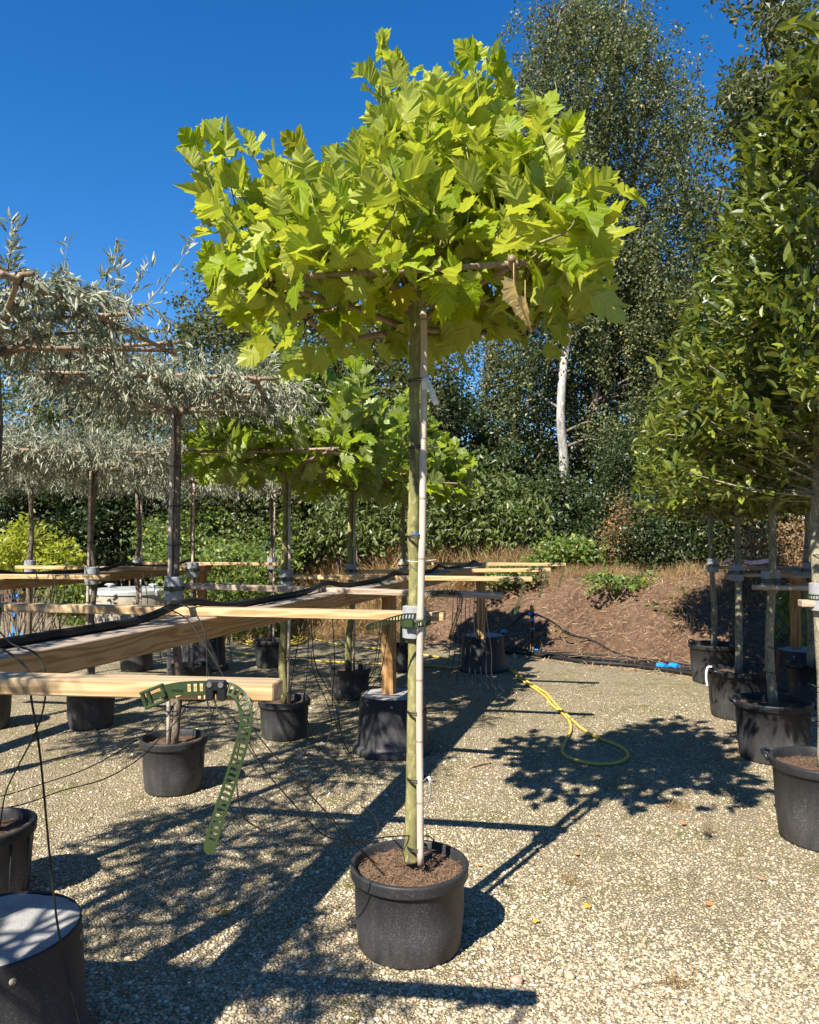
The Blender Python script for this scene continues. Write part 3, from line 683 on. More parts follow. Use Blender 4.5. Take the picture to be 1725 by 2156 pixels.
sA=silver_proto(31,2.47,7500,4,upk=1.25,tall=1.15,r=.60,dk=.5); sB=silver_proto(32,2.18,10000,2,shoots_n=80,upk=1.0,dk=.85); sC=silver_proto(34,2.43,9500,3,r=.72,upk=.8,dk=.7,shoots_n=70)
place(sC,371,4.94,.3,'silver-leaved tree whose pot stands alone right behind the hanging green strap')
place(sA,-20,3.45,0,'nearest silver-leaved tree, its cane frame and long shoots against the sky top left')
place(sB,197,6.55,.4,'silver-leaved tree with twin stem, its ribbed pot just under the front rail')
for x,Y_,rz,lb,pr in ((407,7.7,1.2,'silver-leaved tree with speckled trunk in front of the rack footing and corner post',sB),
    (572,9.55,2.0,'silver-leaved tree with thin pale trunk in a small pot beside the coiled yellow hose',sB),
    (290,9.3,2.9,'silver-leaved tree with slim trunk in front of the concrete well ring',sB),
    (64,8.4,4.0,'silver-leaved tree with dark trunk in front of the lime-yellow shrub',sB),
    (-22,6.5,5.0,'silver-leaved tree behind the left frame edge, only pot and crown showing at the edge',sB),
    (-420,4.3,2.2,'silver-leaved tree outside the left edge, its twigs hanging into view',sC),
    (-1180,1.9,1.0,'silver-leaved tree close on the left whose topmost leaves enter the frame edge',sA)):
    c=copy_tree(pr); place(c,x,Y_,rz,lb)
# a further one up-sun of the rack (their dappled shade falls on the gravel)
sh_tree=copy_tree(sC); sh_tree.location=(-2.3,.55,0); sh_tree['label']='silver-leaved tree by the near end of the rack, shading the gravel'

# ---------------- glossy evergreen pyramids on the right
def holly_proto(seed, n=5200, zb=1.78, zt=4.3, R=.80, nq=2, potr=.27, poth=.42, s=(.055,.092)):
    global rng
    rng=np.random.default_rng(seed); r_=empty('potted_tree')
    pot_parts(r_,potr,poth,handles=True,seg=56,taper=.84,soilz=.05,fibre=300)
    mb=MB(); k=9; w_=rng.normal(size=(k,2))*.012; zs=np.linspace(poth-.06,zt-.5,k); tube(mb,smooth_path([(w_[i_][0],w_[i_][1],zs[i_]) for i_ in range(k)],5),np.linspace(.034,.010,41)*(1+.04*np.sin(np.arange(41)*1.9)),12)
    st=mb
    B=[];D=[];N=[]
    nb=260; 
    for i_ in range(nb):
        t=U(0,1)**1.25; z=zb+.15+t*(zt-zb-.2); rr=R*(1-t)**.8*min(1,(t+.2)/.26)*U(.75,1.12)+.06
        a=i_*2.4+U(-.3,.3); o=np.array([cos(a),sin(a),0]); b=np.array([0,0,z-rr*.15]); tip=o*rr+np.array([0,0,z+rr*U(-.12,.38)])
        p=smooth_path([b,(b+tip)/2+[0,0,-.03],tip],4); tube(mb,p,np.linspace(.009,.003,len(p)),4,False)
        kk=max(6,int(n/nb*(.45+rr))); tt=1-U(0,1,kk)**1.7*.75; idx=tt*(len(p)-1); i0=np.minimum(idx.astype(int),len(p)-2); fr=(idx-i0)[:,None]
        q=p[i0]*(1-fr)+p[i0+1]*fr+rng.normal(size=(kk,3))*.042; B.append(q)
        D.append(o*.6+rv(kk)*.75+[0,0,.25]); N.append(rv(kk)*.8+[0,0,.9])
    B=np.concatenate(B);D=np.concatenate(D);N=np.concatenate(N)
    lb=MB(); put(lb,lance(.21,.12,.35,3),B,D,N,U(s[0],s[1],len(B)))
    mb.build('trunk',M['holly_bark'],r_,smooth=True,world=False)
    for z in (.62,.8,1.5): ring_tie(r_,z,0,0,.042,.042,0,turns=1)
    collar(r_,1.28,0,0,.062,.15)
    lb.build('crown',M['holly'],r_,world=False)
    bb=MB()
    for _ in range(26):
        i_=rng.integers(len(B)); c=B[i_]
        for _q in range(5): bb.add(IV*.006+c+rng.normal(size=3)*.018,IF)
    bb.build('berries',M['lime'],r_,smooth=True,world=False)
    return tag(r_,None,'tree','glossy evergreen pyramid trees in handled pots')
hA=holly_proto(41,12500); hB=holly_proto(42,12500,1.72,4.25,.82)
place(hA,1621,5.62,0,'evergreen pyramid in the handled pot between the cut-off pot and the white-strapped pot')
place(hB,1549,6.92,.5,'evergreen pyramid in a handled pot with a white strap looped over its rim')
c=copy_tree(hB); place(c,1500,8.55,2.2,'evergreen pyramid farthest back, its pot against the soil bank by the blue coupling')
c=copy_tree(hB); place(c,1728,4.12,2.6,'evergreen pyramid nearest on the right, its pot cut off by the picture edge')
c=copy_tree(hA); place(c,1704,7.35,4.1,'evergreen pyramid in the smaller shaded pot in front of the right-hand footing')
for ch in c.children:
    if ch.name.startswith('pot'): ch.scale=(.84,.84,.95)
near=[o for o in bpy.data.objects if o.get('label','').startswith('evergreen pyramid nearest')][0]
a_=near.rotation_euler[2]; Ri=rotz(-a_)
def NL(p): return (np.asarray(p)-np.array(near.location))@Ri.T
rng=np.random.default_rng(77); mb=MB(); lb=MB()
for pts in (((1790,-60,3.5),(1740,10,3.3),(1700,45,3.2),(1668,52,3.15)),((1780,60,3.4),(1735,85,3.3),(1700,100,3.25)),((1800,150,3.5),(1740,170,3.4),(1700,205,3.4),(1672,215,3.4))):
    p=smooth_path([NL(P(*q)) for q in pts],6); tube(mb,p,np.linspace(.008,.003,len(p)),6); k=16
    i_=rng.integers(len(p)//4,len(p),k); q=p[i_]; dd=nrm(p[-1]-p[0])*.7+rv(k)*.75; put(lb,lance(.22,.15,.3,4),q,dd,rv(k)*.5+[0,0,1],U(.085,.13,k))
b_=mb.build('branch',M['holly_bark'],near,smooth=True,world=False); lb.build('branch_leaves',M['holly'],b_,world=False)
# white strap over a rim
wt=MB(); 
q=[P(x,y,6.75) for x,y in ((1499,1404),(1490,1406),(1487,1425),(1490,1446))]; q=np.array(q)-np.array([0,0,0])
mb=MB(); tube(mb,smooth_path(q,5),.010,6); tag(mb.build('rim_strap',M['white'],smooth=True),'white plastic strap looped over the rim of a black pot on the right','strap')

# ================================================================ TIMBER RACKS
def timber(root, a, b, wd, ht, mat, name, z=None):
    a=np.array(a,float); b=np.array(b,float); d=b-a; Ln=np.linalg.norm(d)
    mb=MB(); box(mb,(0,0,0),(Ln,wd,ht),None,.003)
    # roughen subdivision not needed; object carries its own axes for the grain
    o=mb.build(name,M[mat],root,world=False); c=(a+b)/2-np.array(root.location)
    x=Vector(d/Ln); y=Vector((0,0,1)).cross(x).normalized(); zz=x.cross(y)
    o.matrix_local=Matrix.Translation(Vector(c))@Matrix((x,y,zz)).transposed().to_4x4()
    return o
def post(root,x,y,z0,z1,s=.09):
    mb=MB(); box(mb,(0,0,0),(z1-z0,s,s),None,.003); o=mb.build('post',M['post'],root,world=False)
    rz=-RROT*1.0
    o.matrix_local=Matrix.Translation(Vector((x,y,(z0+z1)/2))-Vector(root.location))@Matrix.Rotation(-.28,4,'Z')@Matrix.Rotation(-pi/2,4,'Y')
    return o
def footing(root,x,y,r=.30,h=.42):
    mb=MB(); rt=r*.80
    lathe(mb,[(rt-.004,h-.004),(rt+.004,h),(rt+.006,h-.01),(r-.034,.075),(r-.030,.062),(r-.006,.052),(r,.044),(r+.002,.03),(r,.006),(r-.006,0),(r-.03,0)],(0,0,0),64)
    o=mb.build('footing',M['pot'],root,smooth=True,world=False); o.location=(x-root.location[0],y-root.location[1],0)
    mb=MB(); rr=np.linspace(0,1,9); seg=64; a=np.arange(seg)*2*pi/seg
    R_,A_=np.meshgrid(rr,a,indexing='ij'); xx=R_*np.cos(A_)*(rt+.001); yy=R_*np.sin(A_)*(rt+.001); edge=(R_>.99)
    zz=h+.004+.003*nz(xx,yy,12,3)-edge*(.010+.006*nz(xx*3,yy*3,9,1))
    V=np.stack([xx,yy,zz],-1).reshape(-1,3); ii=np.arange(8)[:,None]*seg; jj=np.arange(seg)[None,:]; kk=(jj+1)%seg
    mb.add(V,np.stack([ii+jj,ii+seg+jj,ii+seg+kk,ii+kk],-1).reshape(-1,4)); mb.build('concrete_fill',M['foot_top'],o,smooth=True,world=False)
    mb=MB()
    for a in (0.2,1.3,2.6,3.9,4.7,5.4): lathe(mb,[(.001,.0),(.009,0),(.011,-.002)],(0,0,0),10) if False else tube(mb,[(cos(a)*(rt+.002),sin(a)*(rt+.002),h-.05),(cos(a)*(rt+.010),sin(a)*(rt+.010),h-.05)],.010,10)
    mb.build('drain_plugs',M['ring'],o,smooth=True,world=False)
    return o
ZR=1.296; RH=.036; RW=.072; ZB=ZR-RH-.001
def beam_line(Y_): return .293*(Y_-6.1)
rA=empty('timber_rack',(beam_line(5.82)-.09,5.82,0)); tag(rA,'weathered timber rack with a long beam crossing in front, sunlit rails and concrete footings','rack','timber racks holding the trees')
def beam(root,Y0,Y1,xf,off=-.09,z=ZB,hgt=.088,wd=.178):
    a=(xf(Y0)+off,Y0,z-hgt/2); b=(xf(Y1)+off,Y1,z-hgt/2); return timber(root,a,b,wd,hgt,'beam','beam')
beam(rA,1.15,5.18,beam_line); 
b2=beam(rA,5.185,9.2,beam_line)
def rail(root,xl,yl,xr,yr,Yl,Yr,mat='rail',zl=ZR,zr=ZR):
    a=P(xl,yl,Yl); b=P(xr,yr,Yr); a[2]=zl-RH/2; b[2]=zr-RH/2; d=nrm(b-a); n=np.array([-d[1],d[0],0])
    a+=n*RW/2; b+=n*RW/2; return timber(root,a,b,RW,RH,mat,'rail')
R0r=G(576,1441,ZR); R0d=nrm(np.array([1,-.12,0.])); R0l=R0r-R0d*2.05
nn=np.array([.12,1,0]); nn/=np.linalg.norm(nn)
timber(rA,R0l+nn*RW/2-[0,0,RH/2],R0r+nn*RW/2-[0,0,RH/2],RW,RH,'rail','rail')
def rail2(root,pl,pr,mat='rail'):
    pl=np.array(pl,float); pr=np.array(pr,float); d=nrm(pr-pl); n=np.array([-d[1],d[0],0]); return timber(root,pl+n*RW/2-[0,0,RH/2],pr+n*RW/2-[0,0,RH/2],RW,RH,mat,'rail')
def GX(x,Y_,z=ZR): q=P(x,1200,Y_); q[2]=z; return q
rail2(rA,(-1.86,3.46,1.300),GX(934,3.13,1.292))
rail2(rA,GX(360,5.02,1.298),GX(1057,4.50,1.272),'rail_old')
rail2(rA,GX(587,6.22,1.294),GX(1121,5.86,1.294))
rail2(rA,GX(727,7.75,1.262),GX(1160,7.35,1.302),'rail')
rail2(rA,GX(838,9.25,1.294),GX(1192,8.95,1.294))
mb=MB()
for sx,sy in ((38,2682),(127,2652),(750,2513),(1216,2420)): pass
for i_,(Y_,) in enumerate(((1.35,),(9.3,))): pass
footing(rA,-1.255,2.36); post(rA,-1.36,2.36,.40,ZB-.09)
footing(rA,-.126,5.83); post(rA,-.155,5.83,.40,ZB-.09)
footing(rA,.885,9.3); 
post(rA,.84,9.1,.40,ZB-.09)
mb=MB()
for Y_ in (1.95,2.15,2.9,3.0,4.9,5.05,5.3,5.5,6.0):
    for dz in (.02,.065):
        x=beam_line(Y_)+.0005; tube(mb,[np.array([x,Y_,ZB-dz])-np.array([.004,-.001,0]),np.array([x+.002,Y_-.0006,ZB-dz])],.0035,8)
mb.build('screw_heads',M['dark_bark'],rA)
# rack B further left
def bl(Y_): return -3.29+.29*(Y_-6.18)
rB=empty('timber_rack',(bl(9.3)-.09,9.3,0)); tag(rB,'weathered timber rack at the left, behind the near beam and in front of the brambles','rack','timber racks holding the trees')
beam(rB,4.2,9.32,bl); footing(rB,-2.49,9.35); post(rB,bl(9.2)-.06,9.2,.40,ZB-.09)
rail2(rB,(-4.45,6.4,ZR),GX(223,6.10)); rail2(rB,(-4.15,8.1,ZR),GX(424,7.72)); rail2(rB,GX(284,9.3),GX(586,9.05),'rail')
# rack C on the right
def cl(Y_): return 4.05+.27*(Y_-8.06)
rC=empty('timber_rack',(cl(8.06),8.06,0)); tag(rC,'timber rack on the right behind the evergreen trees, mostly in shade','rack','timber racks holding the trees')
beam(rC,3.2,8.75,cl,.05,1.235); footing(rC,4.12,8.1); post(rC,4.05,8.1,.40,1.145)
for xl,Yl,yz in ((1482,8.62,1.272),(1529,6.95,1.272),(1588,5.55,1.252),(1688,4.1,1.262)):
    l=GX(xl,Yl,yz); rail2(rC,l,l+np.array([2.0,-.33,0]),'rail_old')

# hanging straps clipped to rail ends
def strap_proto(k=1.0):
    r_=empty('tree_strap'); s=1.585/F/1.9/1.568     # zoom units -> metres
    def Q(x,y,dy=0): return ((x-1370)*s,dy,-(y-258)*s)
    c=[(905,322,-.010),(950,300,-.012),(1045,268,-.012),(1100,256,-.010),(1170,248,-.008),(1240,244,-.006),(1305,242,-.005),(1370,243,-.004),(1435,248,-.005),(1490,262,-.008),(1540,300,-.014),(1568,360,-.018),(1576,430,-.020),(1562,520,-.020),(1530,630,-.018),(1494,740,-.016),(1458,850,-.014),(1420,955,-.012),(1384,1062,-.010),(1350,1170,-.008),(1322,1268,-.006)]
    p=smooth_path([Q(*q) for q in c[2:]],6); t=nrm(np.gradient(p,axis=0)); wid=np.cross(t,np.tile([0,1.,0],(len(p),1)))
    # the belt turns partly edge-on where it bends over
    Ls=np.linspace(0,1,len(p)); tw=np.exp(-((Ls-.40)/.07)**2)*.8; wid=wid*np.cos(tw)[:,None]+np.array([0,1.,0])*np.sin(tw)[:,None]
    mb=MB(); ladder(mb,p,wid,.0270,.0028,.0128,.030,.040,.0056)
    b_=mb.build('belt',M['belt'],r_,world=False)
    # buckle
    mb=MB(); a=math.atan2(60,150); R=np.array([[cos(a),0,-sin(a)],[0,1,0],[sin(a),0,cos(a)]]); c0=np.array(Q(972,302,-.012))
    w_,h_=.054,.040
    for dz in (-1,1): box(mb,c0+R@np.array([0,0,dz*(h_/2-.004)]),(w_,.012,.007),R,.002)
    for dx in (-1,-.45,.98): box(mb,c0+R@np.array([dx*(w_/2-.004),0,0]),(.0075,.011,h_-.010),R,.002)
    box(mb,c0+R@np.array([.004,.004,.0]),(w_*.8,.003,h_*.3),R)
    mb.build('buckle',M['belt'],r_,world=False)
    mb=MB(); box(mb,c0+R@np.array([.022,-.006,-.002]),(.012,.010,.016),R,.002); mb.build('pawl',M['belt'],r_,world=False)
    mb=MB(); W=130*s; Hh=112*s; cz=-(258-258)*s
    box(mb,(0,-.0085,.0105),(W,.015,Hh*.60),None,.003); 
    box(mb,(-W*.30,-.0086,-.008),(W*.40,.0145,.024),None,.002); box(mb,(W*.30,-.0086,-.008),(W*.40,.0145,.024),None,.002)
    cp=mb.build('clip',M['black'],r_,world=False)
    for dx in (-36,38):
        mb=MB(); x=dx*s; z=.013
        tube(mb,[(x,-.015,z),(x,-.0185,z)],.0056,16); o=mb.build('screw',M['steel'],cp,smooth=False,world=False)
    return r_
# raised lettering on the belt is too worn to read: modelled as small raised strokes
def lettering(r_):
    mb=MB(); s=1.585/F/1.9/1.568
    for i_ in range(9):
        x=(1085+i_*8-1370)*s; z=-(258-258)*s
        if i_%2: tube(mb,[(x,-.0128,-.003),(x+.0015,-.0128,.003)],.0006,4)
        else: tube(mb,[(x+.0016*cos(a),-.0125,.0022*sin(a)) for a in np.linspace(0,5.2,7)],.0006,4)
    mb.build('raised_lettering',M['belt'],r_,smooth=True,world=False)
stp=strap_proto(); lettering(stp); stp.location=tuple(G(460,1441,ZR)+np.array([0,-.004,-.010])); stp.rotation_euler=(0,0,-.119)
tag(stp,'large green ladder strap with black two-screw clip hanging from the nearest rail','tree strap','green ladder straps clipped to rail ends')
for x,Y_,z,lb in ((952,4.56,1.270,'dark green strap clipped to the shaded weathered rail end above the far footing'),(1087,5.87,1.282,'green strap hanging from the third sunlit rail end, above the wooden standpipe stake'),(1172,7.34,1.29,'green strap hanging from the sunlit rail end between its two neighbours'),(1178,8.93,1.285,'smallest green strap, on the rail end farthest back')):
    c=copy_tree(stp); c['label']=lb
    q=GX(x if x!=1172 else 1138,Y_,z); c.location=tuple(q); c.rotation_euler=(0,0,-.17); k=.82; c.scale=(k,k,k)
c=copy_tree(stp); c['label']='green strap hanging off the left end of the second rail at the picture edge'; c.location=tuple(GX(-40,3.42,1.282)); c.rotation_euler=(0,0,-.15)

# ================================================================ PIPES, TUBES, HOSE
def along(root_name,xf,ys,off,rails,Yend,label,cat,r=.0155,grp=None,bump=.055,z0=1.275):
    pts=[]
    for Y_ in np.linspace(ys,Yend,int((Yend-ys)*14)):
        z=z0+sum(bump*math.exp(-((Y_-q)/.22)**2) for q in rails); x=xf(Y_)+off+.012*math.sin(Y_*2.1)
        pts.append((x,Y_,z))
    mb=MB(); tube(mb,pts,r,12)
    return mb.build(root_name,M['tube'],smooth=True)
pa=empty('irrigation_pipe',(beam_line(3)-.13,3,1.27)); tag(pa,'thick black irrigation pipe lying along the long timber beam with thin drip tubes','pipe','black pipes on the racks')
mb=MB(); pts=[]
railsY=[1.72,3.29,4.83,6.12,7.62,9.1]
for Y_ in np.linspace(1.2,9.4,150):
    z=ZB+.016+sum((.05 if k==1 else .036)*math.exp(-((Y_-q)/.20)**2) for k,q in enumerate(railsY)); pts.append((beam_line(Y_)-.135+.014*math.sin(Y_*2.3),Y_,z))
tube(mb,pts,.0165,12); mb.build('pipe',M['tube'],pa,smooth=True)
def drip(pts, root=pa, r=.0026):
    mb=MB(); tube(mb,smooth_path([P(*q) for q in pts],7),r,6); return mb.build('drip_tube',M['tube'],root,smooth=True)
drip([(-20,1370,2.0),(5,1368,1.95),(40,1390,1.9),(62,1420,1.86),(66,1470,1.86),(78,1540,1.9),(88,1620,1.9),(100,1750,1.9),(110,1850,1.9),(122,1950,1.9),(145,2060,1.9),(175,2180,1.85)],r=.0030)
drip([(-30,1290,2.3),(20,1352,2.3),(70,1372,2.25),(92,1405,2.2),(97,1440,2.2),(92,1490,2.25),(74,1545,2.3),(40,1610,2.5),(12,1670,2.7),(0,1740,2.8)],r=.0028)
drip([(345,1278,3.1),(375,1270,3.0),(410,1290,2.9),(432,1335,2.85),(436,1372,2.84),(436,1470,2.8),(445,1500,2.78)],r=.0026)
drip([(342,1284,3.05),(360,1285,3.0),(395,1305,2.9),(432,1358,2.85),(455,1395,2.82),(485,1450,2.8),(530,1530,2.78),(572,1583,2.77),(660,1680,2.78),(733,1760,2.85),(765,1795,2.98),(792,1818,3.02)])
drip([(436,1400,2.86),(450,1470,2.84),(470,1510,2.8),(512,1560,2.75),(560,1625,2.7),(632,1708,2.7),(674,1752,2.75),(712,1768,2.84),(765,1770,2.95),(800,1764,3.0),(850,1760,3.05),(905,1762,3.18),(918,1785,3.22),(920,1800,3.22)])
drip([(505,1560,2.7),(498,1620,2.72),(505,1700,2.6),(530,1735,2.6),(610,1770,2.62),(690,1782,2.7),(748,1779,2.8),(785,1765,2.88),(797,1738,2.95),(782,1710,3.1),(760,1698,3.2)])
drip([(370,1480,4.3),(330,1530,4.2),(200,1610,4.0),(90,1650,3.9),(20,1672,3.8),(-20,1680,3.7)],r=.003)
drip([(405,1470,4.4),(370,1520,4.4),(332,1560,4.35),(290,1600,4.2),(220,1640,4.1),(130,1665,4.0),(60,1690,3.8),(10,1702,3.7)],r=.003)
drip([(455,1478,4.1),(440,1530,4.2),(425,1560,4.3),(419,1610,4.4),(395,1640,4.7)])
drip([(540,1455,4.3),(520,1540,4.3),(545,1600,4.4),(590,1660,4.6),(640,1710,4.7)])
for x0,x1,x2,Y_ in ((650,648,642,3.9),(637,620,612,4.1),(700,705,700,4.4),(655,665,705,4.2)):
    drip([(x0,1300,Y_),(x1,1400,Y_),(x2,1480,Y_),(x2+18,1560,Y_+.2),(x2+40,1600,Y_+.4)])
drip([(655,1372,5.0),(662,1420,5.0),(696,1500,4.9),(690,1560,4.8),(660,1600,4.8),(655,1670,4.7),(680,1720,4.6),(710,1745,4.6),(700,1755,4.6),(640,1752,4.6),(600,1745,4.6)],r=.003)
for x,y2 in ((800,1470),(795,1460),(812,1480)):
    drip([(x+8,1300,5.5),(x,1360,5.5),(x-12,1420,5.5),(x-45,1465,5.7),(x-75,1490,6.1)],r=.003)
for k in range(9):
    x=955+k*9; drip([(x,1245,7.2),(x-2,1300,7.1),(x-8+k*2,1370,7.0),(x-14+k*3,1400+k*3,6.9),(x-28+k*8,1425+4*k,6.7)],r=.0032)
pbp=empty('irrigation_pipe',(bl(6)-.1,6,1.27)); tag(pbp,'black irrigation pipe draped over the rails of the left-hand rack','pipe','black pipes on the racks')
mb=MB(); pts=[]
for Y_ in np.linspace(4.3,9.2,90):
    z=ZB+.02+sum(.05*math.exp(-((Y_-q)/.22)**2) for q in (6.2,7.9,9.1)); pts.append((bl(Y_)-.12+.02*math.sin(Y_*2),Y_,z))
tube(mb,pts,.018,10); mb.build('pipe',M['tube'],pbp,smooth=True)
for x in (75,110,300,318,440,466):
    drip([(x,1205,6.2),(x+8,1240,6.1),(x+14,1300,6.1),(x+18,1360,6.2),(x+24,1410,6.5)],pbp,.003)
# yellow hose
mb=MB(); hz=.016
z4=[(280,560),(330,605),(400,650),(452,690),(475,722),(522,760),(558,800),(566,840),(545,885),(526,930),(545,965),(630,992),(715,1000),(790,992),(832,965),(815,930),(760,903),(680,872),(615,832),(560,782),(515,742),(470,692),(450,668),(390,632),(330,592),(275,545)]
pts=[G(*( ( (1800+x/1.168)/1.9,(2200+y/1.168)/1.9)),z=hz) for x,y in z4]
tail=[G(1040,1398,hz),G(980,1392,hz),G(900,1380,hz),G(820,1368,hz),G(740,1360,hz),G(680,1350,hz),G(640,1338,hz)]
tail2=[G(1050,1412,hz),G(960,1406,hz),G(860,1400,hz),G(760,1396,hz),G(680,1392,hz),G(600,1386,hz),G(520,1376,hz),G(440,1362,hz)]
def wig(cx,cy,rx,ry,n,k0):
    o=[]
    for k in range(n*14):
        a=k*2*pi/14+k0; t=k/14
        o.append(G(cx+rx*(1-.05*t+.07*sin(t*3))*cos(a),cy+ry*(1-.06*t)*sin(a)+3*sin(t*2.1),hz+.012*(k%5==0)+.006*t))
    return o
path=tail2[::-1]+pts[::1]+tail+wig(575,1343,72,17,7,0)
tube(mb,smooth_path(path,5),.0125,8)
tag(mb.build('garden_hose',M['hose'],smooth=True),'yellow garden hose running across the gravel in a long open loop, coiled at the back','hose')

# standpipe on a stake and the black mains along the bank
st=empty('standpipe',G(1122,1374)); tag(st,'wooden stake with black standpipe and bright blue tee fittings at the foot of the bank','standpipe','standpipes with blue fittings')
def SP(x,y,Y_): return P(1700/1.9+x/2.875/1.9,2200/1.9+y/2.875/1.9,Y_)
Ys=st.location[1]
a=SP(1235,1190,Ys+.05); b=SP(1235,635,Ys+.05); c=(a+b)/2; mb=MB(); box(mb,(0,0,0),(b[2]-a[2],.055,.03),None,.002); o=mb.build('stake',M['post'],st,world=False)
o.matrix_local=Matrix.Translation(Vector(c)-Vector(st.location))@Matrix.Rotation(-pi/2,4,'Y')@Matrix.Rotation(pi/2,4,'X')
mb=MB(); tube(mb,[SP(1238,1180,Ys-.01),SP(1236,740,Ys-.01)],.017,12)
for y in (1130,1050,1000,960): tube(mb,[SP(1238,y+12,Ys-.01),SP(1238,y-12,Ys-.01)],.024,10)
tube(mb,[SP(1190,742,Ys-.01),SP(1300,748,Ys-.01)],.017,10); mb.build('riser',M['tube'],st,smooth=True)
for p0,p1,rr in ((( 1238,815),(1236,780),.027),((1240,915),(1238,890),.026),((1190,742),(1222,743),.026),((1266,746),(1300,748),.026),((1262,1157),(1300,1158),.024)):
    mb=MB(); tube(mb,[SP(*p0,Ys-.01),SP(*p1,Ys-.01)],rr,12); mb.build('blue_fitting',M['blue'],st)
mb=MB()
def onbank(x,y,up=.02):
    # nearest point on bank or ground along the ray
    for Y_ in np.linspace(4,20,1600):
        p=P(x,y,Y_); g_=max(0.0,float(bank_z(p[0],p[1])) if p[1]>bank_base(p[0])-.25 else 0)
        if p[2]<=g_+up: return np.array([p[0],p[1],g_+up])
    return p
arc=[SP(1300,748,Ys-.01),SP(1420,800,Ys-.02),SP(1540,880,Ys-.05),SP(1650,970,Ys-.1)]
arc+=[onbank(x,y) for x,y in ((1245,1348),(1290,1372),(1340,1388),(1400,1398),(1450,1406))]
tube(mb,smooth_path(arc,5),.012,8)
arc=[SP(1190,742,Ys-.01),SP(1120,750,Ys-.03),SP(1040,820,Ys-.1),SP(960,890,Ys-.2),SP(880,985,Ys-.3),SP(860,1010,Ys-.25)]
tube(mb,smooth_path(arc,5),.012,8)
tag(mb.build('feed_pipe',M['tube'],smooth=True),'thin black feed pipe arching from the standpipe down along the bank','pipe')
mb=MB(); tube(mb,[SP(860,1010,Ys-.25),SP(885,975,Ys-.25)],.026,10); tube(mb,[SP(885,930,Ys-.25),SP(915,955,Ys-.25)],.03,10); tube(mb,[SP(910,940,Ys-.25),SP(940,925,Ys-.25)],.026,10)
tag(mb.build('pipe_coupling',M['blue']),'bright blue pipe coupling hanging by the far concrete footing','coupling','blue couplings')
for k,(ya,yb,yc,r) in enumerate(((1370,1388,1410,.022),(1376,1396,1416,.028),(1366,1380,1400,.014))):
    mb=MB(); tube(mb,smooth_path([G(1000,ya-8,.03),G(1060,ya-4,.03),G(1130,ya+2,.03),G(1230,yb-3,.03),G(1320,yb+4,.03),G(1400,yc-6,.03),G(1470,yc+4,.03),G(1600,yc+22,.03)],5),r,10)
    tag(mb.build('mains_pipe',M['tube'],smooth=True),('black mains pipe along the foot of the bank, middle of the three','thickest black mains pipe, nearest the gravel at the foot of the bank','thinnest black mains pipe, highest on the foot of the bank')[k],'pipe','black mains pipes at the bank foot')
for x0,x1,lb in ((1384,1402,'blue pipe coupling on the mains pipe, the left one of two'),(1410,1428,'blue pipe coupling on the mains pipe, the right one nearest the evergreen pots')):
    mb=MB(); tube(mb,[G(x0,1402,.045),G((x0+x1)/2,1403,.045),G(x1,1405,.045)],[.040,.045,.040],12); tag(mb.build('pipe_coupling',M['blue']),lb,'coupling','blue couplings')
# left standpipe
sl_=empty('standpipe',G(32,1345)); tag(sl_,'dark standpipe with blue fittings beside the lime shrub at the far left','standpipe','standpipes with blue fittings')
Yl=sl_.location[1]; mb=MB(); tube(mb,[P(32,1342,Yl),P(30,1262,Yl)],.03,10); mb.build('riser',M['tube'],sl_,smooth=True)
for x0,y0,x1,y1,r in ((22,1255,40,1255,.04),(31,1268,31,1276,.045),(32,1290,32,1298,.045),(33,1318,33,1332,.045),(18,1340,30,1338,.045),(44,1338,56,1340,.045)):
    mb=MB(); tube(mb,[P(x0,y0,Yl-.02),P(x1,y1,Yl-.02)],r,10); mb.build('blue_fitting',M['blue'],sl_)
mb=MB(); box(mb,(0,0,0),(.75,.06,.03)); o=mb.build('stake',M['post'],sl_,world=False); o.matrix_local=Matrix.Translation((.12,.05,.37))@Matrix.Rotation(-pi/2,4,'Y')

# concrete well ring with steel lid
wl=G(281,1302); wl=np.array([P(281,1302,14.2)[0],14.2,0]); wr=empty('well_ring',wl); tag(wr,'round concrete well ring with a galvanised steel lid and two mushroom vents','well')
R_=.735; mb=MB(); lathe(mb,[(R_-.09,.0),(R_-.012,0),(R_,.02),(R_+.002,.3),(R_,.56),(R_-.01,.60),(R_-.08,.60)],seg=80); mb.build('ring',M['ring'],wr,smooth=True,world=False)
mb=MB(); lathe(mb,[(.001,.665),(R_-.2,.660),(R_+.015,.645),(R_+.02,.635),(R_+.02,.57),(R_+.012,.57)],seg=80); ld=mb.build('lid',M['galv'],wr,smooth=False,world=False)
for x,y in ((-.42,-.05),(.40,-.1)):
    mb=MB(); lathe(mb,[(.03,.65),(.03,.70),(.035,.71),(.09,.715),(.095,.725),(.06,.745),(.001,.75)],(x,y,0),20); mb.build('vent',M['galv'],ld,smooth=True,world=False)
mb=MB(); box(mb,(R_*.78,-R_*.66,.60),(.05,.03,.10),rotz(-.7)); mb.build('hasp',M['white'],ld,world=False)

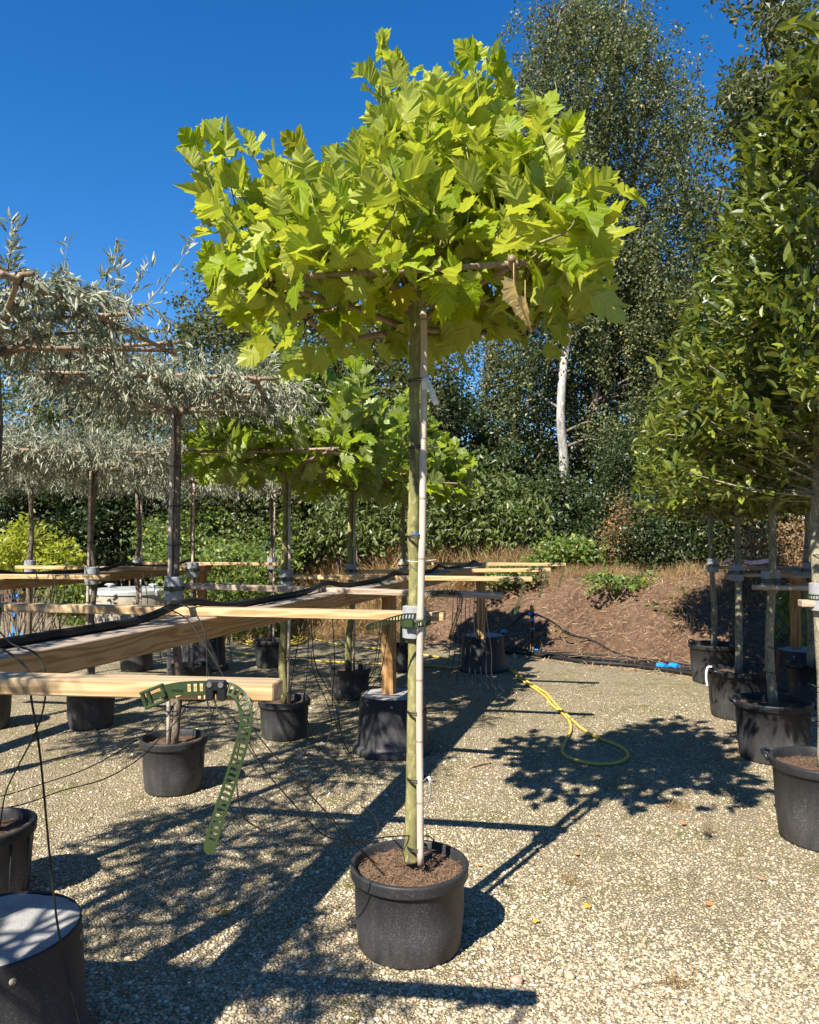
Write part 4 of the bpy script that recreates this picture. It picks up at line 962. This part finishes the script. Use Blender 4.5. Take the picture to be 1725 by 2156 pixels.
# ================================================================ PLANTS ON THE BANK
def bz(X,Y): 
    z=bank_z(X,Y); return np.where(Y<bank_base(X)-.2,0,np.maximum(z,0))
def cloud(n, boxes):              # boxes: (px0,px1,py0,py1,Ya,Yb) -> world points
    pts=[]; tot=sum(b[6] if len(b)>6 else 1 for b in boxes)
    for b in boxes:
        k=int(n*(b[6] if len(b)>6 else 1)/tot); x=U(b[0],b[1],k); y=U(b[2],b[3],k); Y_=U(b[4],b[5],k)
        a=(x-862.5)/F; bb=-(y-1078)/F; t=Y_/(cos(TH)-bb*sin(TH)); pts.append(np.stack([a*t,Y_,H+(sin(TH)+bb*cos(TH))*t],-1))
    return np.concatenate(pts)
def clumpy(cent, n, sig, droop=0.0):
    i_=rng.integers(0,len(cent),n); g_=rng.normal(size=(n,3))*np.asarray(sig)
    return cent[i_]+g_
def bush(name, label, cat, group, cent, n, sig, size, mat, tpl, dz=0.0, spread=.8, stems=0, stem_mat='twig', flat=.8, floor=True, stemr=.008):
    root=empty(name,(float(cent[:,0].mean()),float(cent[:,1].mean()),float(bz(cent[:,0].mean(),cent[:,1].mean()))))
    p=clumpy(cent,n,sig); g_=bz(p[:,0],p[:,1])
    if floor: p[:,2]=np.maximum(p[:,2],g_+U(.02,.10,len(p)))
    d=rv(n)*spread+np.array([0,0,dz]); N=rv(n)*(1-flat*.5)+np.array([-.15,-.4,1])*flat
    mb=MB(); put(mb,tpl,p,d,N,U(size[0],size[1],n)); mb.build('foliage',M[mat],root)
    if stems:
        sb=MB()
        for k in range(stems):
            c=cent[rng.integers(len(cent))]; b=np.array([root.location[0]*.5+c[0]*.5+U(-.2,.2),c[1],float(bz(c[0],c[1]))])
            tube(sb,smooth_path([b,(b+c)/2+rng.normal(size=3)*.08,c],4),np.linspace(stemr,stemr*.35,9),5,False)
        sb.build('stems',M[stem_mat],root,smooth=True)
    return tag(root,label,cat,group)
rng=np.random.default_rng(5)
def top_profile(cx0,cx1,ptsx,ptsy,ybot,Ya,Yb,n):     # clump centres below an uneven outline
    x=U(cx0,cx1,n); yt=np.interp(x,ptsx,ptsy); y=yt+(ybot-yt)*U(0,1,n)**1.1; Y_=U(Ya,Yb,n)
    a=(x-862.5)/F; bb=-(y-1078)/F; t=Y_/(cos(TH)-bb*sin(TH)); return np.stack([a*t,Y_,H+(sin(TH)+bb*cos(TH))*t],-1)
hexl=lance(.36,.25,.3,2)
G1='bramble thickets on the bank'
bush('bramble_bush','bramble thicket of broad bright green leaves between the well ring and the first plane tree','bramble',G1,top_profile(380,590,[380,480,590],[1175,1150,1180],1330,11.5,13.2,90),5200,(.16,.16,.10),(.05,.095),'bramble',hexl,stems=30)
bush('bramble_bush','bramble thicket with yellowing leaves behind the slim trunk left of centre','bramble',G1,top_profile(300,620,[300,420,520,620],[1110,1080,1100,1090],1200,13.8,15.2,110),6000,(.2,.2,.12),(.05,.10),'bramble',hexl,stems=30)
bush('bramble_bush','low bramble patch between the lime shrub and the concrete well ring','bramble',G1,top_profile(100,175,[100,175],[1225,1230],1310,14.0,14.8,30),1800,(.15,.15,.07),(.05,.09),'bramble',hexl)
bush('bramble_bush','bramble patch at the bank top right of centre, above the bare soil','bramble',G1,top_profile(1130,1270,[1130,1190,1270],[1150,1135,1175],1215,12.5,13.6,50),3300,(.13,.13,.09),(.05,.10),'bramble',hexl,stems=14)
bush('bramble_bush','small trailing bramble on the bare bank slope below the green patch','bramble',G1,top_profile(1230,1370,[1230,1370],[1205,1232],1240,10.9,11.6,14),420,(.10,.10,.04),(.05,.09),'bramble',hexl,stems=8)
bush('bramble_bush','bramble shoots with big leaves behind the right-hand trunks','bramble',G1,top_profile(1630,1690,[1630,1690],[1240,1240],1340,8.7,9.3,14),210,(.10,.08,.07),(.06,.11),'bramble',hexl,stems=8)
bush('bramble_bush','bramble scrap under the farthest rails of the long rack','bramble',G1,top_profile(1020,1130,[1020,1130],[1195,1195],1222,11.8,12.4,18),700,(.12,.10,.06),(.05,.09),'bramble',hexl)
bush('lime_shrub','lime-yellow leafy shrub on bare dark stems at the far left','shrub',None,top_profile(-30,150,[-30,40,90,150],[1140,1112,1105,1165],1215,11.2,12.4,60),2600,(.13,.13,.10),(.06,.11),'lime',lance(.26,.2,.3,2),stems=36,stem_mat='dark_bark',stemr=.012)
bush('rusty_shrub','rusty brown half-dead shrub at the bank top right of centre','shrub','reddish dried plants',top_profile(1270,1345,[1270,1310,1345],[1110,1050,1100],1240,12.6,13.2,50),2400,(.10,.10,.12),(.03,.06),'rust',diamond(.35),stems=24)
bush('rusty_shrub','reddish dried stems and leaves behind the evergreen trunks on the right','shrub','reddish dried plants',top_profile(1560,1725,[1560,1725],[1110,1100],1250,9.9,10.8,90),3600,(.15,.12,.14),(.03,.06),'rust',diamond(.35),stems=60)
# dry grass (stuff)
mb=MB()
def blades(n,x0,x1,y0,y1,Ya,Yb,h=(.12,.34),on=True):
    n=int(n*2.2); x=U(x0,x1,n); Y_=U(Ya,Yb,n); X_=(x-862.5)/F*Y_; z=bz(X_,Y_); kk=nz(X_,Y_,3.1,6)>-.35; X_,Y_,z=X_[kk],Y_[kk],z[kk]; n=len(X_)
    d=rv(n)*.6+[0,0,.8]; put(mb,lance(.014,.6,.1,2),np.stack([X_,Y_,z],-1)+rng.normal(size=(n,3))*[.02,.02,0],d,rv(n),U(h[0],h[1],n))
blades(5200,160,350,0,0,14.2,15.6,(.15,.45)); blades(9000,620,1060,0,0,12.6,15.0,(.15,.5)); blades(2600,1040,1160,0,0,12.4,13.6,(.12,.4)); blades(3200,1150,1480,0,0,11.8,13.2,(.06,.2)); blades(3000,560,900,0,0,11.9,13,(.08,.25)); blades(1200,1400,1725,0,0,9.8,12,(.06,.25))
n=9000; x=U(560,1750,n); X_=(x-862.5)/F*11; Y_=bank_base(X_)+3.2*U(0,1,n)**.8; kk=U(-1,1,n)<nz(X_,Y_,1.9,8)+.1; X_,Y_=X_[kk],Y_[kk]; n=len(X_); z=bz(X_,Y_)+.01
put(mb,lance(.014,.6,.1,2),np.stack([X_,Y_,z],-1),rv(n)*[1,1,.4]+[0,0,.1],rv(n),U(.05,.2,n))
tag(mb.build('dry_grass',M['straw']),'straw-coloured dry grass tufts along the bank','grass',kind='stuff')
mb=MB(); n=34000; x=U(560,1900,n); t=U(0,1,n); X_=(x-862.5)/F*11; Y_=bank_base(X_)-.5+3.4*t**1.1; z=bz(X_,Y_)+.006
keep=U(-1,1,n)<nz(X_,Y_,1.6,2)+.4; 
put(mb,lance(.3,.4,.4,1),np.stack([X_,Y_,z],-1)[keep],(rv(n)*[1,1,.45])[keep],(rv(n)*.8+[0,-.4,.8])[keep],U(.03,.085,n)[keep])
n=2600; x=U(0,1450,n); yy=U(1330,1450,n)**1; pts=np.array([G(a,b,.004) for a,b in zip(x,1345+np.abs(rng.normal(size=n))*32)]); put(mb,lance(.3,.4,.4,1),pts,rv(n)*[1,1,.15],rv(n)*.3+[0,0,1],U(.02,.05,n))
tag(mb.build('leaf_litter',M['litter']),'brown fallen leaves and bits strewn over the bank and its foot','leaf litter',kind='stuff')
mb=MB()
for k in range(170):
    x=U(640,1700); X0=(x-862.5)/F*11; Y0=bank_base(X0)+U(0,2.6); a=U(0,pi); Ln=U(.15,.9); d=np.array([cos(a),sin(a)*.6]); pp=[]
    for t in np.linspace(-.5,.5,5):
        xx=X0+d[0]*Ln*t+U(-.02,.02); y_=Y0+d[1]*Ln*t; pp.append((xx,y_,float(bz(xx,y_))+.02+U(0,.05)))
    tube(mb,smooth_path(pp,3),U(.0012,.0042),4,False)
tag(mb.build('dead_stalks',M['twig'],smooth=True),'tangle of dead stalks and twigs lying on the bank','stalks',kind='stuff')
mb=MB(); blades(900,1150,1700,0,0,10.4,12.6,(.05,.16)); 
n=900; x=U(1150,1500,n); Y_=U(10.2,12.5,n); X_=(x-862.5)/F*Y_; k=nz(X_,Y_,3,9)>.45; p=np.stack([X_,Y_,bz(X_,Y_)+.02],-1)[k]
mb=MB(); put(mb,hexl,p,rv(len(p))*[1,1,.4]+[0,0,.3],rv(len(p))*.4+[0,0,1],U(.04,.10,len(p)))
n=3500; x=U(130,620,n); Y_=U(11.8,14.5,n); X_=(x-862.5)/F*Y_; k=nz(X_,Y_,1.2,4)>.1; p=np.stack([X_,Y_,bz(X_,Y_)+.01],-1)[k]; put(mb,lance(.06,.4,.2,2),p,rv(len(p))*.5+[0,0,.8],rv(len(p)),U(.06,.2,len(p)))
for cx,cy in ((1900+1,0),): pass
tag(mb.build('weeds',M['bramble']),'small green weeds and grass dotted over the bank and yard edge','weeds',kind='stuff')
# moss tufts / grass tufts on gravel
mb=MB()
for x,y,n in ((1435,1706,90),(1425,2075,80),(1200,1860,60),(1405,1700,50),(1500,1750,30),(930,1580,10)):
    c=G(x,y); q=np.tile(c,(n,1))+rng.normal(size=(n,3))*[.03,.03,0]; q[:,2]=0; put(mb,lance(.03,.5,.1,2),q,rv(n)*.9+[0,0,.6],rv(n),U(.03,.07,n))
tag(mb.build('grass_tufts',M['straw']),'thin pale grass tufts growing through the gravel','grass',kind='stuff')

# ================================================================ BACKGROUND TREES
NLIGHT=[9]
def bgtree(name,label,group,polys,n,clumps,Y0,Y1,mat,tpl,size,trunks,bark_='dark_bark',hang=0.0,sig=.35,holes=(),seed=1,flat=.5):
    global rng
    rng=np.random.default_rng(seed)
    root=empty(name,P(trunks[0][0][0],trunks[0][0][1],trunks[0][0][2])); root.location[2]=1.0
    def inside(x,y,poly):
        r=np.zeros(len(x),bool); m_=len(poly)
        for a in range(m_):
            x1,y1=poly[a]; x2,y2=poly[(a+1)%m_]; c_=((y1>y)!=(y2>y)); r^=c_&(x<(x2-x1)*(y-y1)/((y2-y1)+1e-9)+x1)
        return r
    poly=np.array(polys,float); xx=U(poly[:,0].min(),poly[:,0].max(),clumps*8); yy=U(poly[:,1].min(),poly[:,1].max(),clumps*8); k=inside(xx,yy,polys)
    for hx,hy,hr in holes: k&=((xx-hx)**2+(yy-hy)**2)>hr*hr
    xx,yy=xx[k][:clumps],yy[k][:clumps]; Yc=U(Y0,Y1,len(xx))
    a=(xx-862.5)/F; bb=-(yy-1078)/F; t=Yc/(cos(TH)-bb*sin(TH)); cent=np.stack([a*t,Yc,H+(sin(TH)+bb*cos(TH))*t],-1)
    tb=MB(); br=MB(); limbs=[]
    for ti,tk in enumerate(trunks):
        p=smooth_path([P(*q[:3]) for q in tk],5); r=np.interp(np.linspace(0,1,len(p)),np.linspace(0,1,len(tk)),[q[3] for q in tk]); limbs.append(p); tb=MB(); tube(tb,p,r,10); tb.build('trunk',M[bark_ if (ti==0 or bark_!='birch_bark') else 'dark_bark'],root,smooth=True)
    allp=np.concatenate(limbs)
    for c_ in cent[::max(1,len(cent)//160)]:
        d2=np.linalg.norm((allp-c_)*[1,1,1.3]+[0,0,-.0],axis=1)+np.where(allp[:,2]>c_[2],1.5,0); b=allp[np.argmin(d2)]
        m_=(b+c_)/2+[0,0,.25]+rng.normal(size=3)*.15; tube(br,smooth_path([b,m_,c_],4),np.linspace(.035,.008,9),5,False)
    br.build('branches',M['dark_bark'],root,smooth=True)
    nl=n
    if hang>0:
        ns=n//34; i_=rng.integers(0,len(cent),ns); s0=cent[i_]+rng.normal(size=(ns,3))*sig
        Ls=U(.3,1,ns)*hang; k_=34; tt=U(0,1,(ns,k_,1)); dr=rng.normal(size=(ns,1,3))*[.30,.30,.0]
        p=s0[:,None,:]+tt*(np.array([0,0,-1.])*Ls[:,None,None]+dr*Ls[:,None,None]) + rng.normal(size=(ns,k_,3))*.065
        p=p.reshape(-1,3); nl=len(p); d=rv(nl)*.85+[0,0,-.5]
    else:
        sub=cent[rng.integers(0,len(cent),n//26)]+rng.normal(size=(n//26,3))*sig; p=sub[rng.integers(0,len(sub),n)]+rng.normal(size=(n,3))*.10; d=rv(n)*.8+[0,0,-.25]
    N=rv(nl)*(1-flat*.4)+np.array([-.2,-.45,.8])*flat
    mb=MB(); put(mb,tpl,p,d,N,U(size[0],size[1],nl)); mb.build('crown',M[mat],root)
    return tag(root,label,'tree',group)
GB='woodland trees beyond the bank'
D4=diamond(.36,.25,.12); D3=diamond(.24,.3,.25)
bgtree('birch_tree','tall weeping birch with white lower trunk right of centre, against the sky',GB,
 [(1085,30),(1120,10),(1200,-40),(1340,-40),(1370,60),(1440,110),(1478,200),(1482,420),(1470,640),(1440,820),(1400,950),(1270,990),(1130,960),(1070,800),(1050,560),(1085,420),(1075,250),(1105,150)],
 125000,420,15.6,18.4,'birch',D4,(.055,.09),[[(1190,1060,16,.11),(1187,960,15.9,.10),(1181,880,15.8,.09),(1186,780,15.9,.085),(1200,680,16.3,.08),(1225,590,16.5,.10),(1262,470,17,.07)],[(1262,470,17,.07),(1290,200,17,.05),(1320,-20,17,.02)],[(1215,950,16.9,.09),(1250,850,16.9,.08),(1290,640,17,.07),(1330,400,17,.05),(1380,150,17,.02)],[(1200,620,17.1,.06),(1170,400,17,.045),(1150,200,17,.03),(1180,20,17,.012)]],
 'birch_bark',hang=.95,sig=.34,holes=((1110,110,28),(1160,120,20),(1420,60,45),(1185,930,34),(1185,870,30),(1187,830,16)),seed=51)
bgtree('birch_tree','second birch with fine hanging twigs behind the front crown, sky showing through low down',GB,
 [(900,690),(1090,640),(1100,420),(1150,600),(1200,760),(1180,1000),(1000,1080),(930,1020),(890,860)],
 22000,120,17.5,19.5,'birch',D4,(.05,.08),[[(1010,1080,18.5,.10),(1015,900,18.5,.09),(1040,700,18.5,.06),(1090,500,18.5,.03)],[(960,1060,18.5,.07),(950,850,18.5,.05),(930,700,18.5,.03)]],hang=1.1,sig=.35,holes=((1000,800,26),(930,790,16),(1060,900,14)),seed=52)
bgtree('cherry_tree','tall narrow tree with drooping leaves top right, standing against the sky behind the evergreens',GB,
 [(1590,-40),(1670,-40),(1680,60),(1725,120),(1760,500),(1740,900),(1500,900),(1490,620),(1500,430),(1530,360),(1545,260),(1535,180),(1580,150)],
 26000,130,13.2,15.2,'olive',D3,(.10,.17),[[(1600,1100,14.5,.12),(1600,800,14.5,.10),(1606,450,14.5,.07),(1615,150,14.5,.04),(1622,-30,14.5,.02)],[(1530,1000,14.5,.07),(1510,700,14.5,.05),(1500,480,14.5,.03)]],sig=.26,holes=((1570,90,40),(1505,540,22),(1560,330,18)),seed=53,flat=.3)
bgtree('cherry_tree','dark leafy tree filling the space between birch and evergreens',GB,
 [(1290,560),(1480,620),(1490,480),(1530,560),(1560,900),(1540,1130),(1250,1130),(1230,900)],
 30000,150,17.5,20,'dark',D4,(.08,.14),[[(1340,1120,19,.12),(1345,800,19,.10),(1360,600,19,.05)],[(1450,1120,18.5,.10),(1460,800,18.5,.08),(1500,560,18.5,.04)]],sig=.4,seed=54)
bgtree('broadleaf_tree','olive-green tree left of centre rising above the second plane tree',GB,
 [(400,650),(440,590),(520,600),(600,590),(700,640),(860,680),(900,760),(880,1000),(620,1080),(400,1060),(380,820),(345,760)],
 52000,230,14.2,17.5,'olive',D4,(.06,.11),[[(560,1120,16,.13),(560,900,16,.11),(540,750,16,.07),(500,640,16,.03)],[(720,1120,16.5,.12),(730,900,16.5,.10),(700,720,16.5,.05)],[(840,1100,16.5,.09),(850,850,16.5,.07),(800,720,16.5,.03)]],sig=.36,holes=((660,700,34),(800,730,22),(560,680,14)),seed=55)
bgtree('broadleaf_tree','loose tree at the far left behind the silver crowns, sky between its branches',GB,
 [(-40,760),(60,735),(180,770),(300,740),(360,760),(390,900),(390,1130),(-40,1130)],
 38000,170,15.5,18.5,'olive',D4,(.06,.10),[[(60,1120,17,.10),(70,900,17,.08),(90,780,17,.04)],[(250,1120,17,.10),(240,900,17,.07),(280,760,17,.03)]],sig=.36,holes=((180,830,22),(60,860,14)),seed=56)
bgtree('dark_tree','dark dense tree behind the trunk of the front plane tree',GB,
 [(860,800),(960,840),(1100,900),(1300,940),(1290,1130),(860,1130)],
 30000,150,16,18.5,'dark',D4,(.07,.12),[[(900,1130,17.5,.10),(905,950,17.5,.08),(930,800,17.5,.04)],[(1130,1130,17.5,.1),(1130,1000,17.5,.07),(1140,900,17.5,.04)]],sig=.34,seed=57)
GH='understorey shrubs at the wood edge'
def hedge(name,label,x0,x1,px,py,yb,Ya,Yb,n,c_,mat,tpl,size,seed,sig=(.2,.18,.13),dz=-.1):
    global rng
    rng=np.random.default_rng(seed); cent=top_profile(x0,x1,px,py,yb,Ya,Yb,c_)
    return bush(name,label,'shrub',GH,cent,n,sig,size,mat,tpl,dz=dz,stems=16,stem_mat='dark_bark',flat=.2,stemr=.02)
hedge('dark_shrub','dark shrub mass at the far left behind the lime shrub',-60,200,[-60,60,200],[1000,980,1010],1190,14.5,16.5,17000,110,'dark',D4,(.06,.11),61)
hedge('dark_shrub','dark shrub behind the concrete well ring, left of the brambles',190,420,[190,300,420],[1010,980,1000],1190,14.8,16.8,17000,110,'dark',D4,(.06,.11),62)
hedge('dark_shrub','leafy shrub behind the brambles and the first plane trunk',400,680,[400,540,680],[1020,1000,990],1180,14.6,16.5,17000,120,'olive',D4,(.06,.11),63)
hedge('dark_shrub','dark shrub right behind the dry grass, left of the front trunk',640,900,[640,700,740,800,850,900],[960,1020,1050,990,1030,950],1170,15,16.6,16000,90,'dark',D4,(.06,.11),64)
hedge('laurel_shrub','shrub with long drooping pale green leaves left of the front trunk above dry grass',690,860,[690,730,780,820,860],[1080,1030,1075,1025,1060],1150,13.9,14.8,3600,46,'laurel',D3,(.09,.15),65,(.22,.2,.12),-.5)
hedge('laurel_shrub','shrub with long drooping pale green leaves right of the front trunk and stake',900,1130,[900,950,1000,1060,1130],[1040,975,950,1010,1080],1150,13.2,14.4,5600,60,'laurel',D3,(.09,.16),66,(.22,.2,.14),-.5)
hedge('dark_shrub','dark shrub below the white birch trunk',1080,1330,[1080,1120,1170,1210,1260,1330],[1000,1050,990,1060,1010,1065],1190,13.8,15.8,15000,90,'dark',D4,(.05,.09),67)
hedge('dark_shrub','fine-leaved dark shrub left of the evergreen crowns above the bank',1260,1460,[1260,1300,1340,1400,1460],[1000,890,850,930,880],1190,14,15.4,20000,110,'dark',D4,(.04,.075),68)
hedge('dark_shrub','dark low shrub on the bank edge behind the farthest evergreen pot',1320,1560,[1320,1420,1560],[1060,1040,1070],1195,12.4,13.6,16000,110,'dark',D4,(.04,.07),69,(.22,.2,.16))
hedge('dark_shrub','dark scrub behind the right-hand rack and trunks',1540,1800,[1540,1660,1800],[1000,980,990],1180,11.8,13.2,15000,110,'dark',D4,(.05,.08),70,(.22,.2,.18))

# unseen woodland mass added behind and beside the viewpoint to block skylight
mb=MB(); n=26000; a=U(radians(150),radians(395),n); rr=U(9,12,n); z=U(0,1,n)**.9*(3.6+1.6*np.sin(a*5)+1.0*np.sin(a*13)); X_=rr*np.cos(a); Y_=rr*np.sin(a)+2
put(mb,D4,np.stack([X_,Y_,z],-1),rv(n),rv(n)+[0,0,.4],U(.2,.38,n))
tag(mb.build('unseen_sky_screen',M['dark']),'unseen woodland mass added around the viewpoint to dim the skylight','woodland',kind='stuff')

# ================================================================ SMALL THINGS
def one_leaf(x,y,s,mat,lb,k):
    c=G(x,y,.012); mb=MB(); T_,f_,u_=PL[k%5]; scatter(mb,T_,f_,u_,np.array([c]),frames(np.array([[cos(k*1.7),sin(k*1.7),.1]]),np.array([[.1,-.25,1.]])),np.array([s]))
    tag(mb.build('fallen_leaf',M[mat]),lb,'leaf','fallen leaves on the gravel')
for k,(x,y,s,mat,lb) in enumerate(((468,1921,.030,'yleaf','bright yellow leaf in the sun left of the front pot'),(452,1918,.024,'oleaf','small orange leaf touching the bright yellow one'),(306,1842,.03,'litter','curled brown leaf on the dappled gravel at left'),(264,1926,.018,'oleaf','tiny red leaf on the sunny gravel behind the near footing'),(1436,1736,.034,'oleaf','orange leaf below the round crown shadow'),(1500,1905,.036,'oleaf','rusty curled leaf on the open gravel at right'),(1240,1905,.03,'yleaf','pale orange leaf lying right of the front pot'),(1124,1938,.026,'yleaf','yellow leaf among white stones below the pot shadow'),(1258,1757,.024,'yleaf','narrow yellow leaf between trunk shadow and green moss'),(1218,1800,.024,'oleaf','slim orange leaf beside the trunk shadow'),(1010,1820,.022,'oleaf','red leaf fragment close to the right of the front pot rim'),(1600,1850,.028,'litter','brown leaf at the right near the cut-off pot'),(1527,1382,.05,'yleaf','yellow leaf on the bank beside the farthest evergreen pot'),(1212,1722,.02,'oleaf','tiny orange leaf next to the shadow junction'),(233,1933,.03,'litter','dark curled leaf left in the dappled shade'),(640,1655,.03,'litter','dry leaf under the drip tubes behind the front pot'))):
    one_leaf(x,y,s,mat,lb,k)
rng=np.random.default_rng(99)
for a,b,r,lb in (((990,1616),(1033,1606),.008,'short broken stick on the gravel behind the front trunk'),((1123,1786),(1146,1797),.005,'dark curved twig beside the trunk shadow'),((1110,2028),(1156,2022),.003,'thin dark twig in the lower right gravel'),((1310,2083),(1420,2068),.0025,'long straw stem on the lower right gravel')):
    mb=MB(); p=G(*a,r); q=G(*b,r); tube(mb,smooth_path([p,(p+q)/2+[.004,.012,.004],q],4),r,6); tag(mb.build('twig',M['twig'],smooth=True),lb,'twig','twigs on the gravel')
for x,y,r,lb in ((1088,2064,.024,'pinkish red stone at the bottom right of centre'),(1200,2056,.020,'grey-brown smooth stone right of the pink one')):
    c=G(x,y,r*.35); V=IV*[r*1.2,r*.9,r*.7]; V=V+nz(IV[:,0]*3,IV[:,1]*3,2,1)[:,None]*.002
    mb=MB(); mb.add(V+c,IF); o=mb.build('stone',M['stone'] if 'grey' in lb else simple('pink_stone',(.50,.24,.19),.8,.3,(.6,.34,.27),60),smooth=True); tag(o,lb,'stone')
def flutter(pts,Y_,wd,label,name,mat,cat):
    p=smooth_path([P(x,y,Y_) for x,y in pts],5); V=[]
    for i_,q in enumerate(p): V+=[q+[0,0,wd/2],q+[0,.01*math.sin(i_),-wd/2],q+[0,.001+.01*math.sin(i_),-wd/2],q+[0,.001,wd/2]]
    n_=len(p); f=[[a*4+b_,a*4+(b_+1)%4,a*4+4+(b_+1)%4,a*4+4+b_] for a in range(n_-1) for b_ in range(4)]
    mb=MB(); mb.add(V,f); tag(mb.build(name,M[mat]),label,cat)
flutter([(1567,1182),(1580,1185),(1600,1183),(1622,1180)],9.6,.05,'pale pink barrier tape hanging between trunks above the right-hand rails','barrier_tape','pink','tape')
flutter([(1520,1188),(1530,1180),(1545,1176)],9.8,.03,'short pink tape end left of the longer tape piece','barrier_tape','pink','tape')
flutter([(1187,1150),(1190,1156),(1192,1166)],12.9,.05,'small orange marker ribbon in the dark shrub right of the front trunk','marker_ribbon','orange','ribbon')
flutter([(552,1165),(560,1150),(568,1140)],9.4,.012,'blue tape end sticking out from the slim trunk by the coiled hose','marker_ribbon','tape','ribbon')
print('faces',sum(len(m.polygons) for m in bpy.data.meshes))
